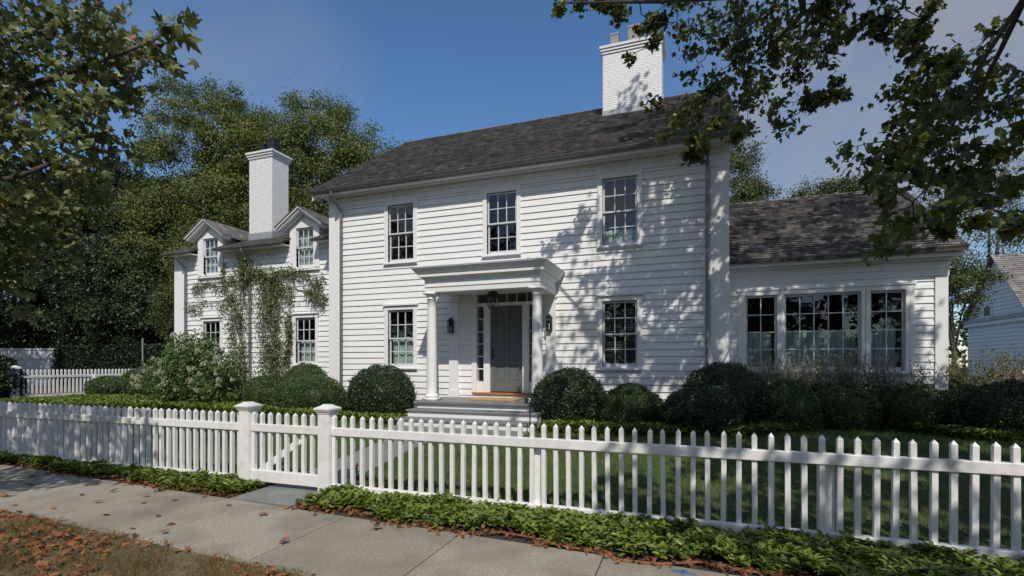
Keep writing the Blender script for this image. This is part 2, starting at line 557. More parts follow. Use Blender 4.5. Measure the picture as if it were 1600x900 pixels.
def tip_leaves(tips, per, size, flat=0.65, up=0.9, svar=0.35, out=None, droop=-.35):
    """leaves scattered in small flattened sprays round each twig tip"""
    tips = np.array(tips)
    c = np.repeat(tips[:, :3], per, axis=0)
    r = np.repeat(tips[:, 3], per)[:, None]
    n = len(c)
    off = rng.normal(size=(n, 3)) * np.array([0.55, 0.55, 0.55 * flat])
    P = c + off * r
    N = rnd_dirs(n) + np.array([0, 0, up])
    if out is not None:
        N += out * unit(P - np.array(tips[:, :3]).mean(axis=0))
    T = rnd_dirs(n) + np.array([0, 0, droop])
    S = size * (1 + svar * rng.uniform(-1, 1, n))
    base = np.repeat(rng.uniform(0, 1, len(tips)), per)
    return P, T, unit(N), S, base

def skeleton(mb, limbs, tips, twig=0.006, n=5, jit=0.12, thick=0.014, seed=1):
    """limbs: list of (points, radii). Every tip is tied by a bent twig to the nearest limb or earlier twig."""
    rs = random.Random(seed)
    nodes = []
    for pts, rad in limbs:
        mb.tube(pts, rad, 9 if max(rad) > 0.1 else 7)
        for i in range(len(pts) - 1):
            for k in range(5):
                t = k / 5
                nodes.append(np.array(pts[i]) * (1 - t) + np.array(pts[i + 1]) * t)
    root = np.array(limbs[0][0][0])
    for tp in sorted(tips, key=lambda q: min(np.linalg.norm(np.array(q[:3]) - nd) for nd in nodes[:: max(1, len(nodes) // 40)])):
        p = np.array(tp[:3])
        A = np.array(nodes)
        d = np.linalg.norm(A - p, axis=1)
        a = A[int(np.argmin(d + 0.0))]
        L = float(np.linalg.norm(p - a))
        if L < 0.05: continue
        m1 = a * 0.62 + p * 0.38 + np.array([rs.uniform(-1, 1), rs.uniform(-1, 1), rs.uniform(-0.3, 1)]) * L * jit
        m2 = a * 0.28 + p * 0.72 + np.array([rs.uniform(-1, 1), rs.uniform(-1, 1), rs.uniform(-0.3, 1)]) * L * jit
        r0 = min(0.06, twig + thick * L)
        mb.tube([tuple(a), tuple(m1), tuple(m2), tuple(p)], [r0, r0 * .8, r0 * .55, twig * .6], n, cap=False)
        nodes += [m1, m2, p]

def crown_tips(ells, n, r, inner=0.45, keep=None, seed=0):
    rs = np.random.default_rng(seed)
    out = []
    vol = np.array([e[3] * e[4] * e[5] for e in ells])
    vol = vol / vol.sum()
    while len(out) < n:
        e = ells[rs.choice(len(ells), p=vol)]
        d = rs.normal(size=3)
        d /= np.linalg.norm(d)
        rad = (inner ** 3 + (1 - inner ** 3) * rs.uniform()) ** (1 / 3)
        rad *= 1 + 0.10 * math.sin(5 * d[0] + e[0]) * math.sin(6 * d[2] + e[1])
        p = np.array(e[:3]) + d * np.array(e[3:6]) * rad
        if keep is not None and not keep(p): continue
        out.append((p[0], p[1], p[2], r * rs.uniform(0.7, 1.3)))
    return out

# ------------------------------------------------------------------ ground
def gz(y):
    return float(np.clip((y - 5.3) * 0.35 / 3.7, 0, 0.35))
def gzv(y):
    return np.clip((y - 5.3) * 0.35 / 3.7, 0, 0.35)

def sheet(name, x0, x1, ys, m, dz=0.0, nx=2, kind='structure'):
    mb = MB()
    xs = [x0 + (x1 - x0) * i / (nx - 1) for i in range(nx)]
    for y in ys:
        for x in xs: mb.v.append((x, y, gz(y) + dz)); mb.t.append(.5)
    for j in range(len(ys) - 1):
        for i in range(nx - 1):
            a = j * nx + i
            mb.f.append((a, a + 1, a + 1 + nx, a + nx))
    return tag(mb.build(name, m), kind=kind)

sheet("ground", -220, 220, [2.31, 5.3, 9.0, 20, 60, 260], M_soil, 0.0)
mb = MB()
mb.quad((-220, -220, -0.13), (220, -220, -0.13), (220, 2.16, -0.13), (-220, 2.16, -0.13))
tag(mb.build("road", M_asph), kind='structure')
mb = MB()
mb.box(-220, 220, 2.15, 2.30, -0.3, 0.012)
tag(mb.build("kerb", M_conc), kind='structure')

def skew(x): return -0.06 * (x + 2.5)
mb = MB()
xs = [-2.06 + 1.385 * k for k in range(-22, 18)]
for i in range(len(xs) - 1):
    mb.cur = random.uniform(0, 1)
    a, b = xs[i] + 0.006, xs[i + 1] - 0.006
    mb.hexa([(a, 3.06 + skew(a), -0.1), (b, 3.06 + skew(b), -0.1), (b, 4.36 + skew(b), -0.1), (a, 4.36 + skew(a), -0.1),
             (a, 3.06 + skew(a), 0.022), (b, 3.06 + skew(b), 0.022), (b, 4.36 + skew(b), 0.022), (a, 4.36 + skew(a), 0.022)])
side = mb.build("sidewalk", M_conc, bevel=0.004)
tag(side, kind='structure')
mb = MB()
a, b = -26, 20
mb.quad((a, 2.32, 0.008), (b, 2.32, 0.008), (b, 2.6, 0.008), (a, 3.04 + skew(a), 0.008))
mb.v[2] = (b, 3.04 + skew(b) if 3.04 + skew(b) > 2.4 else 2.4, 0.008)
tag(mb.build("verge", M_verge), kind='structure')
# lawn between the fence and the planting beds
mb = MB()
lx = [-21.8, -16, -12.2, -10, -7, -5.27]
for (x0, x1, f0, f1) in ((-21.8, -15.0, 9.6, 10.1), (-15.0, -9.2, 10.1, 9.5), (-9.2, -5.275, 9.5, 8.9), (-4.395, -2.6, 8.85, 8.95), (-2.6, 1.0, 8.95, 9.4), (1.0, 2.6, 9.4, 11.4), (2.6, 4.6, 11.4, 10.6), (4.6, 14, 10.6, 9.6)):
    ys0 = [5.32, 6.5, 7.7, 9.0]
    prev = None
    for q in range(7):
        t = q / 6
        ya, yb = 5.32 + (f0 - 5.32) * t, 5.32 + (f1 - 5.32) * t
        cur = ((x0, ya, gz(ya) + 0.006), (x1, yb, gz(yb) + 0.006))
        if prev: mb.quad(prev[0], prev[1], cur[1], cur[0])
        prev = cur
tag(mb.build("lawn", M_lawn), kind='structure')
# bluestone walk from gate to porch and the slab at the gate
mb = MB()
y = 5.22
k = 0
while y < 8.10:
    y2 = min(y + 0.92, 8.12)
    a0, a1 = gz(y) + 0.018, gz(y2) + 0.018
    mb.hexa([(-5.27, y + .005, a0 - .08), (-4.40, y + .005, a0 - .08), (-4.40, y2 - .005, a1 - .08), (-5.27, y2 - .005, a1 - .08),
             (-5.27, y + .005, a0), (-4.40, y + .005, a0), (-4.40, y2 - .005, a1), (-5.27, y2 - .005, a1)])
    y = y2
for (xa, xb) in ((-5.86, -4.86), (-4.85, -3.80), (-3.79, -2.86)):     # landing in front of the steps
    a0, a1 = gz(8.13) + 0.02, gz(9.0) + 0.02
    mb.hexa([(xa, 8.13, a0 - .08), (xb, 8.13, a0 - .08), (xb, 9.03, a1 - .08), (xa, 9.03, a1 - .08), (xa, 8.13, a0), (xb, 8.13, a0), (xb, 9.03, a1), (xa, 9.03, a1)])
mb.box(-5.25, -4.28, 4.54, 5.20, -0.06, 0.026)
tag(mb.build("path", M_bluestone, bevel=0.004), kind='structure')

# ------------------------------------------------------------------ house
HOUSE = thing("clapboard_house", "white clapboard two storey house with dark shingle roof, pillared porch and two lower wings", "house", (-4.3, 11.45, 0.3))
EXP = 0.158

def wall_mesh(mb, u0, u1, z0, z1, openings, mapf, zphase=0.0, lim=None):
    """clapboards: wedge-shaped boards, each split round the openings (ua, ub, za, zb)"""
    jr = random.Random(int(u0 * 13 + z1 * 7))
    k = math.floor((z0 - zphase) / EXP)
    z = zphase + k * EXP
    while z < z1 - 1e-6:
        b0, b1 = max(z, z0), min(z + EXP, z1)
        cuts = {b0, b1}
        for (ua, ub, za, zb) in openings:
            for c in (za, zb):
                if b0 < c < b1: cuts.add(c)
        cuts = sorted(cuts)
        for c0, c1 in zip(cuts[:-1], cuts[1:]):
            if c1 - c0 < 1e-5: continue
            segs = [(u0, u1)]
            for (ua, ub, za, zb) in openings:
                if za < (c0 + c1) / 2 < zb:
                    ns = []
                    for (s0, s1) in segs:
                        if ub <= s0 or ua >= s1: ns.append((s0, s1)); continue
                        if ua > s0: ns.append((s0, ua))
                        if ub < s1: ns.append((ub, s1))
                    segs = ns
            q0 = 0.004 + 0.025 * (1 - (c0 - z) / EXP)
            q1 = 0.004 + 0.025 * (1 - (c1 - z) / EXP)
            cutsegs = []
            for (s0, s1) in segs:
                xj = s0 + jr.uniform(1.2, 4.4)
                while xj < s1 - .4:
                    cutsegs.append((s0, xj - .0012))
                    s0 = xj + .0012
                    xj = s0 + jr.uniform(2.4, 4.9)
                cutsegs.append((s0, s1))
            for (s0, s1) in cutsegs:
                w = jr.uniform(-.0022, .0022)
                o0, o1 = q0 + w, q1 + w * .3
                if lim:
                    la, lb = lim(c0), lim(c1)
                    q = [max(s0, la[0]), min(s1, la[1]), max(s0, lb[0]), min(s1, lb[1])]
                    if q[0] >= q[1] or q[2] > q[3]: continue
                else:
                    q = [s0, s1, s0, s1]
                mb.hexa([mapf(q[0], c0, o0), mapf(q[1], c0, o0), mapf(q[1], c0, -0.08), mapf(q[0], c0, -0.08),
                         mapf(q[2], c1, o1), mapf(q[3], c1, o1), mapf(q[3], c1, -0.08), mapf(q[2], c1, -0.08)])
        z += EXP

def front(Y): return lambda u, z, o: (u, Y - o, z)
def sideR(X): return lambda u, z, o: (X + o, u, z)
def sideL(X): return lambda u, z, o: (X - o, u, z)
def backm(Y): return lambda u, z, o: (u, Y + o, z)

def window(x0, x1, z0, z1, Y, cols, rows, casing=0.11, dh=True, sill=True, cap=True, head=None, label=None, vert_shift=0):
    """casing is the part; sashes, pane and sill are its pieces"""
    c = casing
    hd = c if head is None else head
    f = Y - 0.046
    mb = MB()
    mb.box(x0 - c, x0, f, Y + 0.10, z0 - 0.02, z1)
    mb.box(x1, x1 + c, f, Y + 0.10, z0 - 0.02, z1)
    mb.box(x0 - c, x1 + c, f - 0.002, Y + 0.10, z1, z1 + hd)
    mb.box(x0, x1, f + 0.03, Y + 0.10, z0 - 0.02, z0 + 0.012)
    w = mb.build("window", M_white, HOUSE, bevel=0.004)
    if label: w['label'] = label
    mb = MB()
    mb.box(x0 - c - 0.012, x1 + c + 0.012, f - 0.045, Y + 0.02, z0 - 0.062, z0 - 0.021)
    mb.box(x0 - c - 0.004, x1 + c + 0.004, f - 0.008, Y + 0.01, z0 - 0.10, z0 - 0.060)
    mb.build("sill", M_white, w, bevel=0.003)
    if cap:
        one("head_cap", M_white, w, [(x0 - c - 0.03, x1 + c + 0.03, f - 0.05, Y + 0.01, z1 + hd + 0.001, z1 + hd + 0.03)], bevel=0.003)
    st, mw = 0.045, 0.022
    pan = MB()
    def sash(za, zb, y0, r, bottom):
        m = MB()
        br = 0.07 if bottom else 0.04
        m.box(x0 + .003, x0 + st, y0, y0 + .035, za, zb)
        m.box(x1 - st, x1 - .003, y0, y0 + .035, za, zb)
        m.box(x0 + st, x1 - st, y0, y0 + .035, za, za + br)
        m.box(x0 + st, x1 - st, y0, y0 + .035, zb - .045, zb)
        xa, xb, zc, zd = x0 + st, x1 - st, za + br, zb - .045
        for i in range(1, cols):
            x = xa + (xb - xa) * i / cols
            m.box(x - mw / 2, x + mw / 2, y0 + .002, y0 + .032, zc, zd)
        for j in range(1, r):
            zz = zc + (zd - zc) * j / r
            for i in range(cols):
                xl = xa + (xb - xa) * i / cols + (mw / 2 if i else 0)
                xr = xa + (xb - xa) * (i + 1) / cols - (mw / 2 if i < cols - 1 else 0)
                m.box(xl, xr, y0 + .004, y0 + .030, zz - mw / 2, zz + mw / 2)
        m.build("sash", M_sash, w, bevel=0.003)
        pan.quad((xa, y0 + .017, zc), (xb, y0 + .017, zc), (xb, y0 + .017, zd), (xa, y0 + .017, zd))
    if dh:
        zm = (z0 + z1) / 2 + vert_shift
        sash(zm - 0.02, z1 - 0.004, Y + 0.012, rows, False)
        sash(z0 + 0.014, zm + 0.02, Y + 0.050, rows, True)
    else:
        sash(z0 + 0.014, z1 - 0.004, Y + 0.03, rows, True)
    pan.build("pane", M_glass, w)
    return w

FY, AY, WY = 11.45, 12.45, 13.10
# ---- openings (x0, x1, z0, z1)
UP = [(-7.57, -6.79, 4.37, 5.89), (-4.71, -3.93, 4.37, 5.89), (-1.85, -1.07, 4.37, 5.89)]
LO = [(-7.57, -6.79, 1.58, 3.09), (-1.85, -1.07, 1.58, 3.09)]
DOOR = (-5.08, -3.34, 0.86, 3.42)
# main walls
mb = MB()
wall_mesh(mb, -9.10, 0.46, 0.62, 6.0, UP + LO + [DOOR], front(FY), 0.72)
mb.build("clapboard_wall", M_clap, HOUSE)
mb = MB()
def gable_lim(yc, half, ztop, slope, zbase):
    def f(z):
        if z <= zbase: return (yc - half, yc + half)
        h = max(0.0, (ztop - z) / slope)
        return (yc - min(h, half), yc + min(h, half))
    return f
wall_mesh(mb, 11.60, 20.55, 0.62, 9.4, [], sideR(0.80), 0.72, gable_lim(16, 4.4, 9.5, .687, 6.3))
wall_mesh(mb, 11.60, 20.55, 0.62, 9.4, [], sideL(-9.46), 0.72, gable_lim(16, 4.4, 9.5, .687, 6.3))
wall_mesh(mb, -9.45, 0.79, 0.62, 6.1, [], backm(20.55), 0.72)
mb.build("side_wall", M_clap, HOUSE)
one("foundation", M_bluestone, HOUSE, [(-9.44, 0.78, FY + 0.01, 20.5, -0.1, 0.62)])
for (a, b) in ((-9.48, -9.09), (0.45, 0.82)):
    one("corner_board", M_white, HOUSE, [(a, b, FY - 0.05, FY + 0.14, 0.4, 6.02), (a - .02, b + .02, FY - 0.07, FY + 0.14, 0.4, 0.75), (a - .015, b + .015, FY - 0.065, FY + 0.14, 5.84, 5.90)], bevel=0.004)
# frieze, bed mould, soffit
mb = MB()
mb.box(-9.50, 0.84, FY - 0.04, FY + 0.05, 6.004, 6.26)
mb.box(-9.52, 0.86, FY - 0.07, FY + 0.05, 6.14, 6.20)
mb.box(-9.60, 0.94, FY - 0.13, FY + 0.05, 6.262, 6.31)
mb.box(-9.72, 1.03, FY - 0.40, FY + 0.05, 6.312, 6.345)
mb.box(-9.72, 1.03, FY - 0.43, FY - 0.40, 6.24, 6.40)
mb.build("frieze", M_white, HOUSE, bevel=0.004)

def roof(x0, x1, ye, ze, yr, zr, name="roof", seed=0, course=0.135, th=0.02, mul=1.0, label=None, holes=(), jit=.008):
    """shingle by shingle on both slopes over a solid deck"""
    rs = random.Random(seed)
    mb = MB()
    L = math.hypot(yr - ye, zr - ze)
    uy, uz = (yr - ye) / L, (zr - ze) / L
    ny, nz = -uz, uy
    n = int(L / course)
    c = L / n
    for sgn in (1, -1):
        def pt(x, s, h):
            y = ye + uy * s + ny * h
            z = ze + uz * s + nz * h
            if sgn < 0: y = 2 * yr - y
            return (x, y, z)
        for i in range(n):
            s0 = i * c
            x = x0 + rs.uniform(-0.1, 0)
            bias = rs.uniform(-0.12, 0.12)
            wid = (0.10, 0.22) if sgn > 0 else (0.8, 1.4)
            while x < x1:
                w = rs.uniform(*wid)
                a, b = max(x, x0), min(x + w - 0.004, x1)
                x += w
                if b - a < 0.01: continue
                if sgn > 0 and any(h[0] < (a + b) / 2 < h[1] and ye + uy * s0 < h[2] for h in holes): continue
                j = rs.uniform(-jit, jit)
                t = th * rs.uniform(0.75, 1.25)
                mb.cur = min(1, max(0, (rs.gauss(0.45, 0.2) + bias) * mul))
                mb.hexa([pt(a, s0 + j, 0.0), pt(b, s0 + j, 0.0), pt(b, min(s0 + c * 1.25, L), 0.0), pt(a, min(s0 + c * 1.25, L), 0.0),
                         pt(a, s0 + j, t + .006), pt(b, s0 + j, t + .006), pt(b, min(s0 + c * 1.25, L), .002), pt(a, min(s0 + c * 1.25, L), .002)])
    # ridge boards
    mb.cur = 0.35
    x = x0
    while x < x1:
        w = min(0.16, x1 - x)
        mb.cur = rs.gauss(0.4, 0.18)
        for sg in (1, -1):
            mb.hexa([(x, yr, zr + .012), (x + w, yr, zr + .012), (x + w, yr - sg * .14 * uy, zr - .14 * uz + .012), (x, yr - sg * .14 * uy, zr - .14 * uz + .012),
                     (x, yr, zr + .04), (x + w, yr, zr + .03), (x + w, yr - sg * .14 * uy, zr - .14 * uz + .03), (x, yr - sg * .14 * uy, zr - .14 * uz + .04)])
        x += w
    r = mb.build(name, M_shingle, HOUSE)
    if label: r['label'] = label
    d = MB()
    g = 0.004
    def slab(xa, xb, y0, y1, sg):
        Y = lambda y: y if sg > 0 else 2 * yr - y
        q = lambda y: ze + (zr - ze) * (y - ye) / (yr - ye)
        d.hexa([(xa, Y(y0), q(y0) - .06), (xb, Y(y0), q(y0) - .06), (xb, Y(y1), q(y1) - .06), (xa, Y(y1), q(y1) - .06),
                (xa, Y(y0), q(y0) - g), (xb, Y(y0), q(y0) - g), (xb, Y(y1), q(y1) - g), (xa, Y(y1), q(y1) - g)])
    slab(x0 + .01, x1 - .01, ye, yr, -1)
    if holes:
        ym = holes[0][2]
        slab(x0 + .01, x1 - .01, ym, yr, 1)
        xa = x0 + .01
        for h in holes:
            slab(xa, h[0], ye, ym, 1)
            xa = h[1]
        slab(xa, x1 - .01, ye, ym, 1)
    else:
        slab(x0 + .01, x1 - .01, ye, yr, 1)
    d.build("roof_deck", M_roofdark, r)
    return r

main_roof = roof(-9.75, 1.07, 10.97, 6.385, 16.0, 9.84, seed=3, th=.032)
# rake boards
for x in (-9.71, 1.0):
    for sg in (1, -1):
        mb = MB()
        Y = lambda y: y if sg > 0 else 32 - y
        mb.hexa([(x, Y(11.0), 6.12), (x + .03, Y(11.0), 6.12), (x + .03, 16, 9.56), (x, 16, 9.56), (x, Y(11.0), 6.34), (x + .03, Y(11.0), 6.34), (x + .03, 16, 9.78), (x, 16, 9.78)])
        mb.build("rake_board", M_white, HOUSE)

def gutter(x0, x1, y, z, r=0.065, brackets=0.75):
    mb = MB()
    n = 9
    for i in range(n):
        a0, a1 = math.pi + math.pi * i / n, math.pi + math.pi * (i + 1) / n
        for (ra, rb) in ((r, r - 0.006),):
            p = lambda a, q: (y + q * math.cos(a), z + q * math.sin(a))
            A, B, C, D = p(a0, ra), p(a1, ra), p(a1, rb), p(a0, rb)
            mb.hexa([(x0, *A), (x1, *A), (x1, *B), (x0, *B), (x0, *D), (x1, *D), (x1, *C), (x0, *C)])
    mb.tube([(x0, y - r, z), (x1, y - r, z)], 0.010, 6)
    for x in (x0, x1 - .006):
        mb.prism([(y + r * math.cos(math.pi + math.pi * i / n), z + r * math.sin(math.pi + math.pi * i / n)) for i in range(n + 1)], lambda q, a: (a, q[0], q[1]), x, x + .006)
    x = x0 + 0.3
    while x < x1:
        pts = [(x, y + (r + .004) * math.cos(t), z + (r + .004) * math.sin(t)) for t in [math.pi + math.pi * i / 6 for i in range(7)]]
        mb.tube(pts, 0.009, 4)
        mb.box(x - .012, x + .012, y - r - .004, y + r + .05, z - .002, z + .008)
        x += brackets
    return mb.build("gutter", M_zinc, HOUSE)

def downspout(x, y_wall, z_bot, y_g, z_g, r=0.036):
    mb = MB()
    yw = y_wall - 0.10
    mb.tube([(x, y_g, z_g), (x, y_g, z_g - .10), (x, y_g + (yw - y_g) * .2, z_g - .17), (x, y_g + (yw - y_g) * .8, z_g - .36), (x, yw, z_g - .44), (x, yw, z_bot)], r, 10)
    z = z_bot + .5
    while z < z_g - .6:
        mb.tube([(x, yw, z), (x, yw, z + .03)], r + .007, 10)
        mb.box(x - .01, x + .01, yw, y_wall, z, z + .025)
        z += 1.4
    return mb.build("downspout", M_zinc, HOUSE, smooth=False)

gutter(-9.79, 1.10, 10.955, 6.36)
downspout(-9.035, FY, 0.45, 10.955, 6.30)
downspout(0.385, FY, 0.45, 10.955, 6.30)

for (a, b, c_, d) in UP: window(a, b, c_, d, FY, 3, 2, cap=False)
for (a, b, c_, d) in LO: window(a, b, c_, d, FY, 3, 2)

# chimney helper
def chimney(x0, x1, y0, y1, zb, zt, flues, capn=3, capo=0.03, flmat=None, step=None):
    mb = MB()
    mb.box(x0, x1, y0, y1, zb, zt - 0.22)
    c = mb.build("chimney", M_brick, HOUSE)
    mb = MB()
    h = 0.22 / capn
    for i in range(capn):
        o = capo * (i + 1)
        mb.box(x0 - o, x1 + o, y0 - o, y1 + o, zt - 0.22 + i * h + .001, zt - 0.22 + (i + 1) * h - (0.012 if i < capn - 1 else 0))
        if i < capn - 1:
            mb.box(x0 - o + .03, x1 + o - .03, y0 - o + .03, y1 + o - .03, zt - 0.22 + (i + 1) * h - .012, zt - 0.22 + (i + 1) * h + .001)
    mb.build("chimney_cap", M_brick, c, bevel=0.006)
    for (fx, fy, fw, fh) in flues:
        mb = MB()
        mb.box(fx - fw / 2, fx + fw / 2, fy - fw / 2, fy + fw / 2, zt - .05, zt + fh)
        mb.box(fx - fw / 2 - .015, fx + fw / 2 + .015, fy - fw / 2 - .015, fy + fw / 2 + .015, zt + fh - .05, zt + fh + .01)
        mb.build("flue", flmat or M_flue, c, bevel=0.006)
    return c
ch = chimney(-2.35, -0.70, 14.6, 15.5, 8.4, 10.92, [(-2.05, 14.95, .24, .50), (-1.47, 14.95, .36, .58), (-0.95, 14.95, .24, .60)], flmat=M_flue2)
mb = MB()
mb.box(-2.364, -0.686, 14.586, 14.62, 8.6, 9.06)
for i in range(7):
    y = 14.60 + i * 0.13
    z = 8.88 + i * 0.13 * .687
    mb.box(-0.70, -0.684, y, y + .129, z - .1, z + .22)
    mb.box(-2.366, -2.35, y, y + .129, z - .1, z + .22)
mb.build("flashing", M_lead, ch)

# interior
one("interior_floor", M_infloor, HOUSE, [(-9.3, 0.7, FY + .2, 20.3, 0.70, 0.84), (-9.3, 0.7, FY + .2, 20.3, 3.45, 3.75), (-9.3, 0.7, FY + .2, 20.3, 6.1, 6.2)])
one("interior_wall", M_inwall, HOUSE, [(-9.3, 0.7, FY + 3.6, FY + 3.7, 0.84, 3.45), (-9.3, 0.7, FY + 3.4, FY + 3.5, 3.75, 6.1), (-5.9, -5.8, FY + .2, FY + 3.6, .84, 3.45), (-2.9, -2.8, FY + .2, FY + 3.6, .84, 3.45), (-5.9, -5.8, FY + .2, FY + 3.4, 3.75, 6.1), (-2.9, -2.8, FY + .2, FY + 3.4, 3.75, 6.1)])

# ---- porch
PZ = 0.82
mb = MB()
mb.box(-5.86, -2.76, 9.85, FY - .03, PZ - .05, PZ)
pf = mb.build("porch_floor", M_porchgrey, HOUSE, bevel=0.008)
one("porch_skirt", M_white, HOUSE, [(-5.80, -2.82, 9.92, FY - .03, 0.1, PZ - .052)])
def step(x0, x1, y0, y1, zt, zb):
    s = one("step", M_white, HOUSE, [(x0 + .03, x1 - .03, y0 + .04, y1, zb, zt - .042)])
    one("tread", M_porchgrey, s, [(x0, x1, y0, y1, zt - .04, zt)], bevel=0.008)
step(-5.80, -2.80, 9.42, 9.915, 0.665, 0.1)
step(-5.80, -2.80, 9.00, 9.455, 0.515, 0.1)
def column(cx, cy):
    mb = MB()
    mb.box(cx - .165, cx + .165, cy - .165, cy + .165, PZ, PZ + .07)
    prof = [(.145, PZ + .071), (.16, PZ + .085), (.163, PZ + .105), (.155, PZ + .125), (.13, PZ + .135), (.128, PZ + .155), (.122, PZ + .17)]
    z0, z1 = PZ + .17, 3.13
    for i in range(1, 12):
        t = i / 11
        prof.append((.120 - .022 * t ** 1.6, z0 + (z1 - z0) * t))
    prof += [(.108, 3.135), (.110, 3.15), (.100, 3.16), (.100, 3.195), (.112, 3.20), (.138, 3.225), (.142, 3.24)]
    mb.lathe(cx, cy, prof, 32)
    mb.box(cx - .15, cx + .15, cy - .15, cy + .15, 3.241, 3.285)
    o = mb.build("column", M_white, HOUSE)
    for p in o.data.polygons: p.use_smooth = len(p.vertices) == 4 and abs(p.normal.z) < 0.95 and p.area < 0.05
    return o
column(-5.56, 10.16)
column(-3.03, 10.16)
# entablature with mitred returns
EX0, EX1, EY = -5.665, -2.945, 10.03
def ring(mb, p0, z0, p1, z1):
    mb.frus(EX0 - p0, EX1 + p0, EY - p0, FY - .03, z0, EX0 - p1, EX1 + p1, EY - p1, FY - .03, z1)
mb = MB()
# architrave as a U of beams
mb.box(EX0, EX1, EY, EY + .26, 3.288, 3.40)
mb.box(EX0, EX0 + .26, EY + .26, FY - .03, 3.288, 3.40)
mb.box(EX1 - .26, EX1, EY + .26, FY - .03, 3.288, 3.40)
ring(mb, 0.018, 3.401, 0.018, 3.425)
ring(mb, 0.004, 3.426, 0.004, 3.565)
ring(mb, 0.02, 3.566, 0.055, 3.62)
ring(mb, 0.125, 3.621, 0.125, 3.69)
ring(mb, 0.135, 3.691, 0.15, 3.705)
ring(mb, 0.155, 3.706, 0.175, 3.74)
ring(mb, 0.178, 3.741, 0.215, 3.785)
ring(mb, 0.222, 3.786, 0.222, 3.80)
mb.build("entablature", M_white, HOUSE)
mb = MB()
mb.frus(EX0 - .235, EX1 + .235, EY - .235, FY - .03, 3.801, EX0 - .2, EX1 + .2, EY - .2, FY - .03, 3.83)
mb.build("porch_roof", M_lead, HOUSE)
for (a, b) in ((-5.72, -5.48), (-3.165, -2.945)):
    one("pilaster", M_white, HOUSE, [(a, b, FY - .10, FY + .02, PZ, 3.22), (a - .02, b + .02, FY - .12, FY + .02, PZ, PZ + .18), (a - .03, b + .03, FY - .13, FY + .02, 3.221, 3.286)], bevel=0.004)
# door unit
DY = FY + 0.02
mb = MB()
for (a, b) in ((-5.12, -4.985), (-4.80, -4.635), (-3.785, -3.62), (-3.435, -3.30)):
    mb.box(a, b, DY - .07 if a in (-5.12, -3.435) else DY - .05, DY + .12, 0.95, 3.09 if a not in (-5.12, -3.435) else 3.46)
mb.box(-4.984, -3.436, DY - .055, DY + .12, 3.091, 3.17)
mb.box(-5.14, -3.28, DY - .09, DY + .06, 3.385, 3.47)
for (a, b) in ((-4.984, -4.801), (-3.619, -3.436)):
    mb.box(a, b, DY - .02, DY + .06, 0.95, 1.22)
fr = mb.build("door_frame", M_white, HOUSE, bevel=0.004)
pan, mun = MB(), MB()
for (a, b) in ((-4.984, -4.801), (-3.619, -3.436)):
    pan.quad((a, DY + .04, 1.22), (b, DY + .04, 1.22), (b, DY + .04, 3.09), (a, DY + .04, 3.09))
    for i in range(1, 6):
        z = 1.22 + (3.09 - 1.22) * i / 6
        mun.box(a + .0015, b - .0015, DY + .025, DY + .055, z - .012, z + .012)
pan.quad((-4.984, DY + .04, 3.17), (-3.436, DY + .04, 3.17), (-3.436, DY + .04, 3.385), (-4.984, DY + .04, 3.385))
for i in range(1, 6):
    x = -4.984 + 1.548 * i / 6
    mun.box(x - .012, x + .012, DY + .025, DY + .055, 3.1715, 3.3835)
pan.build("pane", M_glass, fr)
mun.build("muntin", M_white, fr)
mb = MB()
dx0, dx1, dz0, dz1 = -4.633, -3.787, 0.97, 3.088
mb.box(dx0, dx1, DY + .045, DY + .08, dz0, dz1)
def rail(a, b, c_, d): mb.box(a, b, DY + .022, DY + .0445, c_, d)
mx_ = (dx0 + dx1) / 2
for (a, b) in ((dx0, dx0 + .13), (mx_ - .055, mx_ + .055), (dx1 - .13, dx1)): rail(a, b, dz0, dz1)
for (a, b) in ((dz0, dz0 + .26), (1.62, 1.72), (1.88, 1.99), (dz1 - .13, dz1)):
    rail(dx0 + .1302, mx_ - .0552, a, b)
    rail(mx_ + .0552, dx1 - .1302, a, b)
for (z0, z1) in ((1.23, 1.62), (1.72, 1.88), (1.99, dz1 - .13)):
    for (a, b) in ((dx0 + .13, mx_ - .055), (mx_ + .055, dx1 - .13)):
        mb.frus(a + .02, b - .02, DY + .038, DY + .046, z0 + .02, a + .02, b - .02, DY + .038, DY + .046, z1 - .02)
door = mb.build("door", M_door, HOUSE, bevel=0.004)
mb = MB()
mb.box(dx0 + .045, dx0 + .085, DY + .012, DY + .0215, 1.78, 2.02)
mb.tube([(dx0 + .065, DY + .02, 1.85), (dx0 + .065, DY - .03, 1.85), (dx0 + .065, DY - .04, 1.85)], [.012, .012, .024], 10)
mb.build("handle", M_blackmetal, door)
one("threshold", M_wood, HOUSE, [(-5.06, -3.36, DY - .16, DY + .11, 0.90, 0.947)], bevel=0.006)
one("kickboard", M_white, HOUSE, [(-5.06, -3.36, DY - .12, DY + .10, PZ, 0.899)])

# ---- annex (left)
AW = [(-15.54, -14.78, 1.66, 3.10), (-11.60, -10.84, 1.66, 3.10)]
AD = [(-15.54, -14.87, 4.68, 5.90), (-11.58, -10.91, 4.68, 5.90)]
mb = MB()
wall_mesh(mb, -16.42, -9.30, 0.5, 5.36, AW + AD, front(AY), 0.62)
mb.build("clapboard_wall", M_clap, HOUSE)
mb = MB()
wall_mesh(mb, 12.6, 19.4, 0.5, 7.0, [], sideL(-16.86), 0.62, gable_lim(16, 3.4, 7.05, .448, 5.3))
mb.build("side_wall", M_clap, HOUSE)
one("foundation", M_bluestone, HOUSE, [(-16.8, -9.5, AY + 0.01, 19.4, -0.1, 0.5)])
one("corner_board", M_white, HOUSE, [(-16.90, -16.42, AY - .05, AY + .14, 0.4, 5.37), (-16.92, -16.40, AY - .07, AY + .14, 0.4, 0.7)], bevel=0.004)
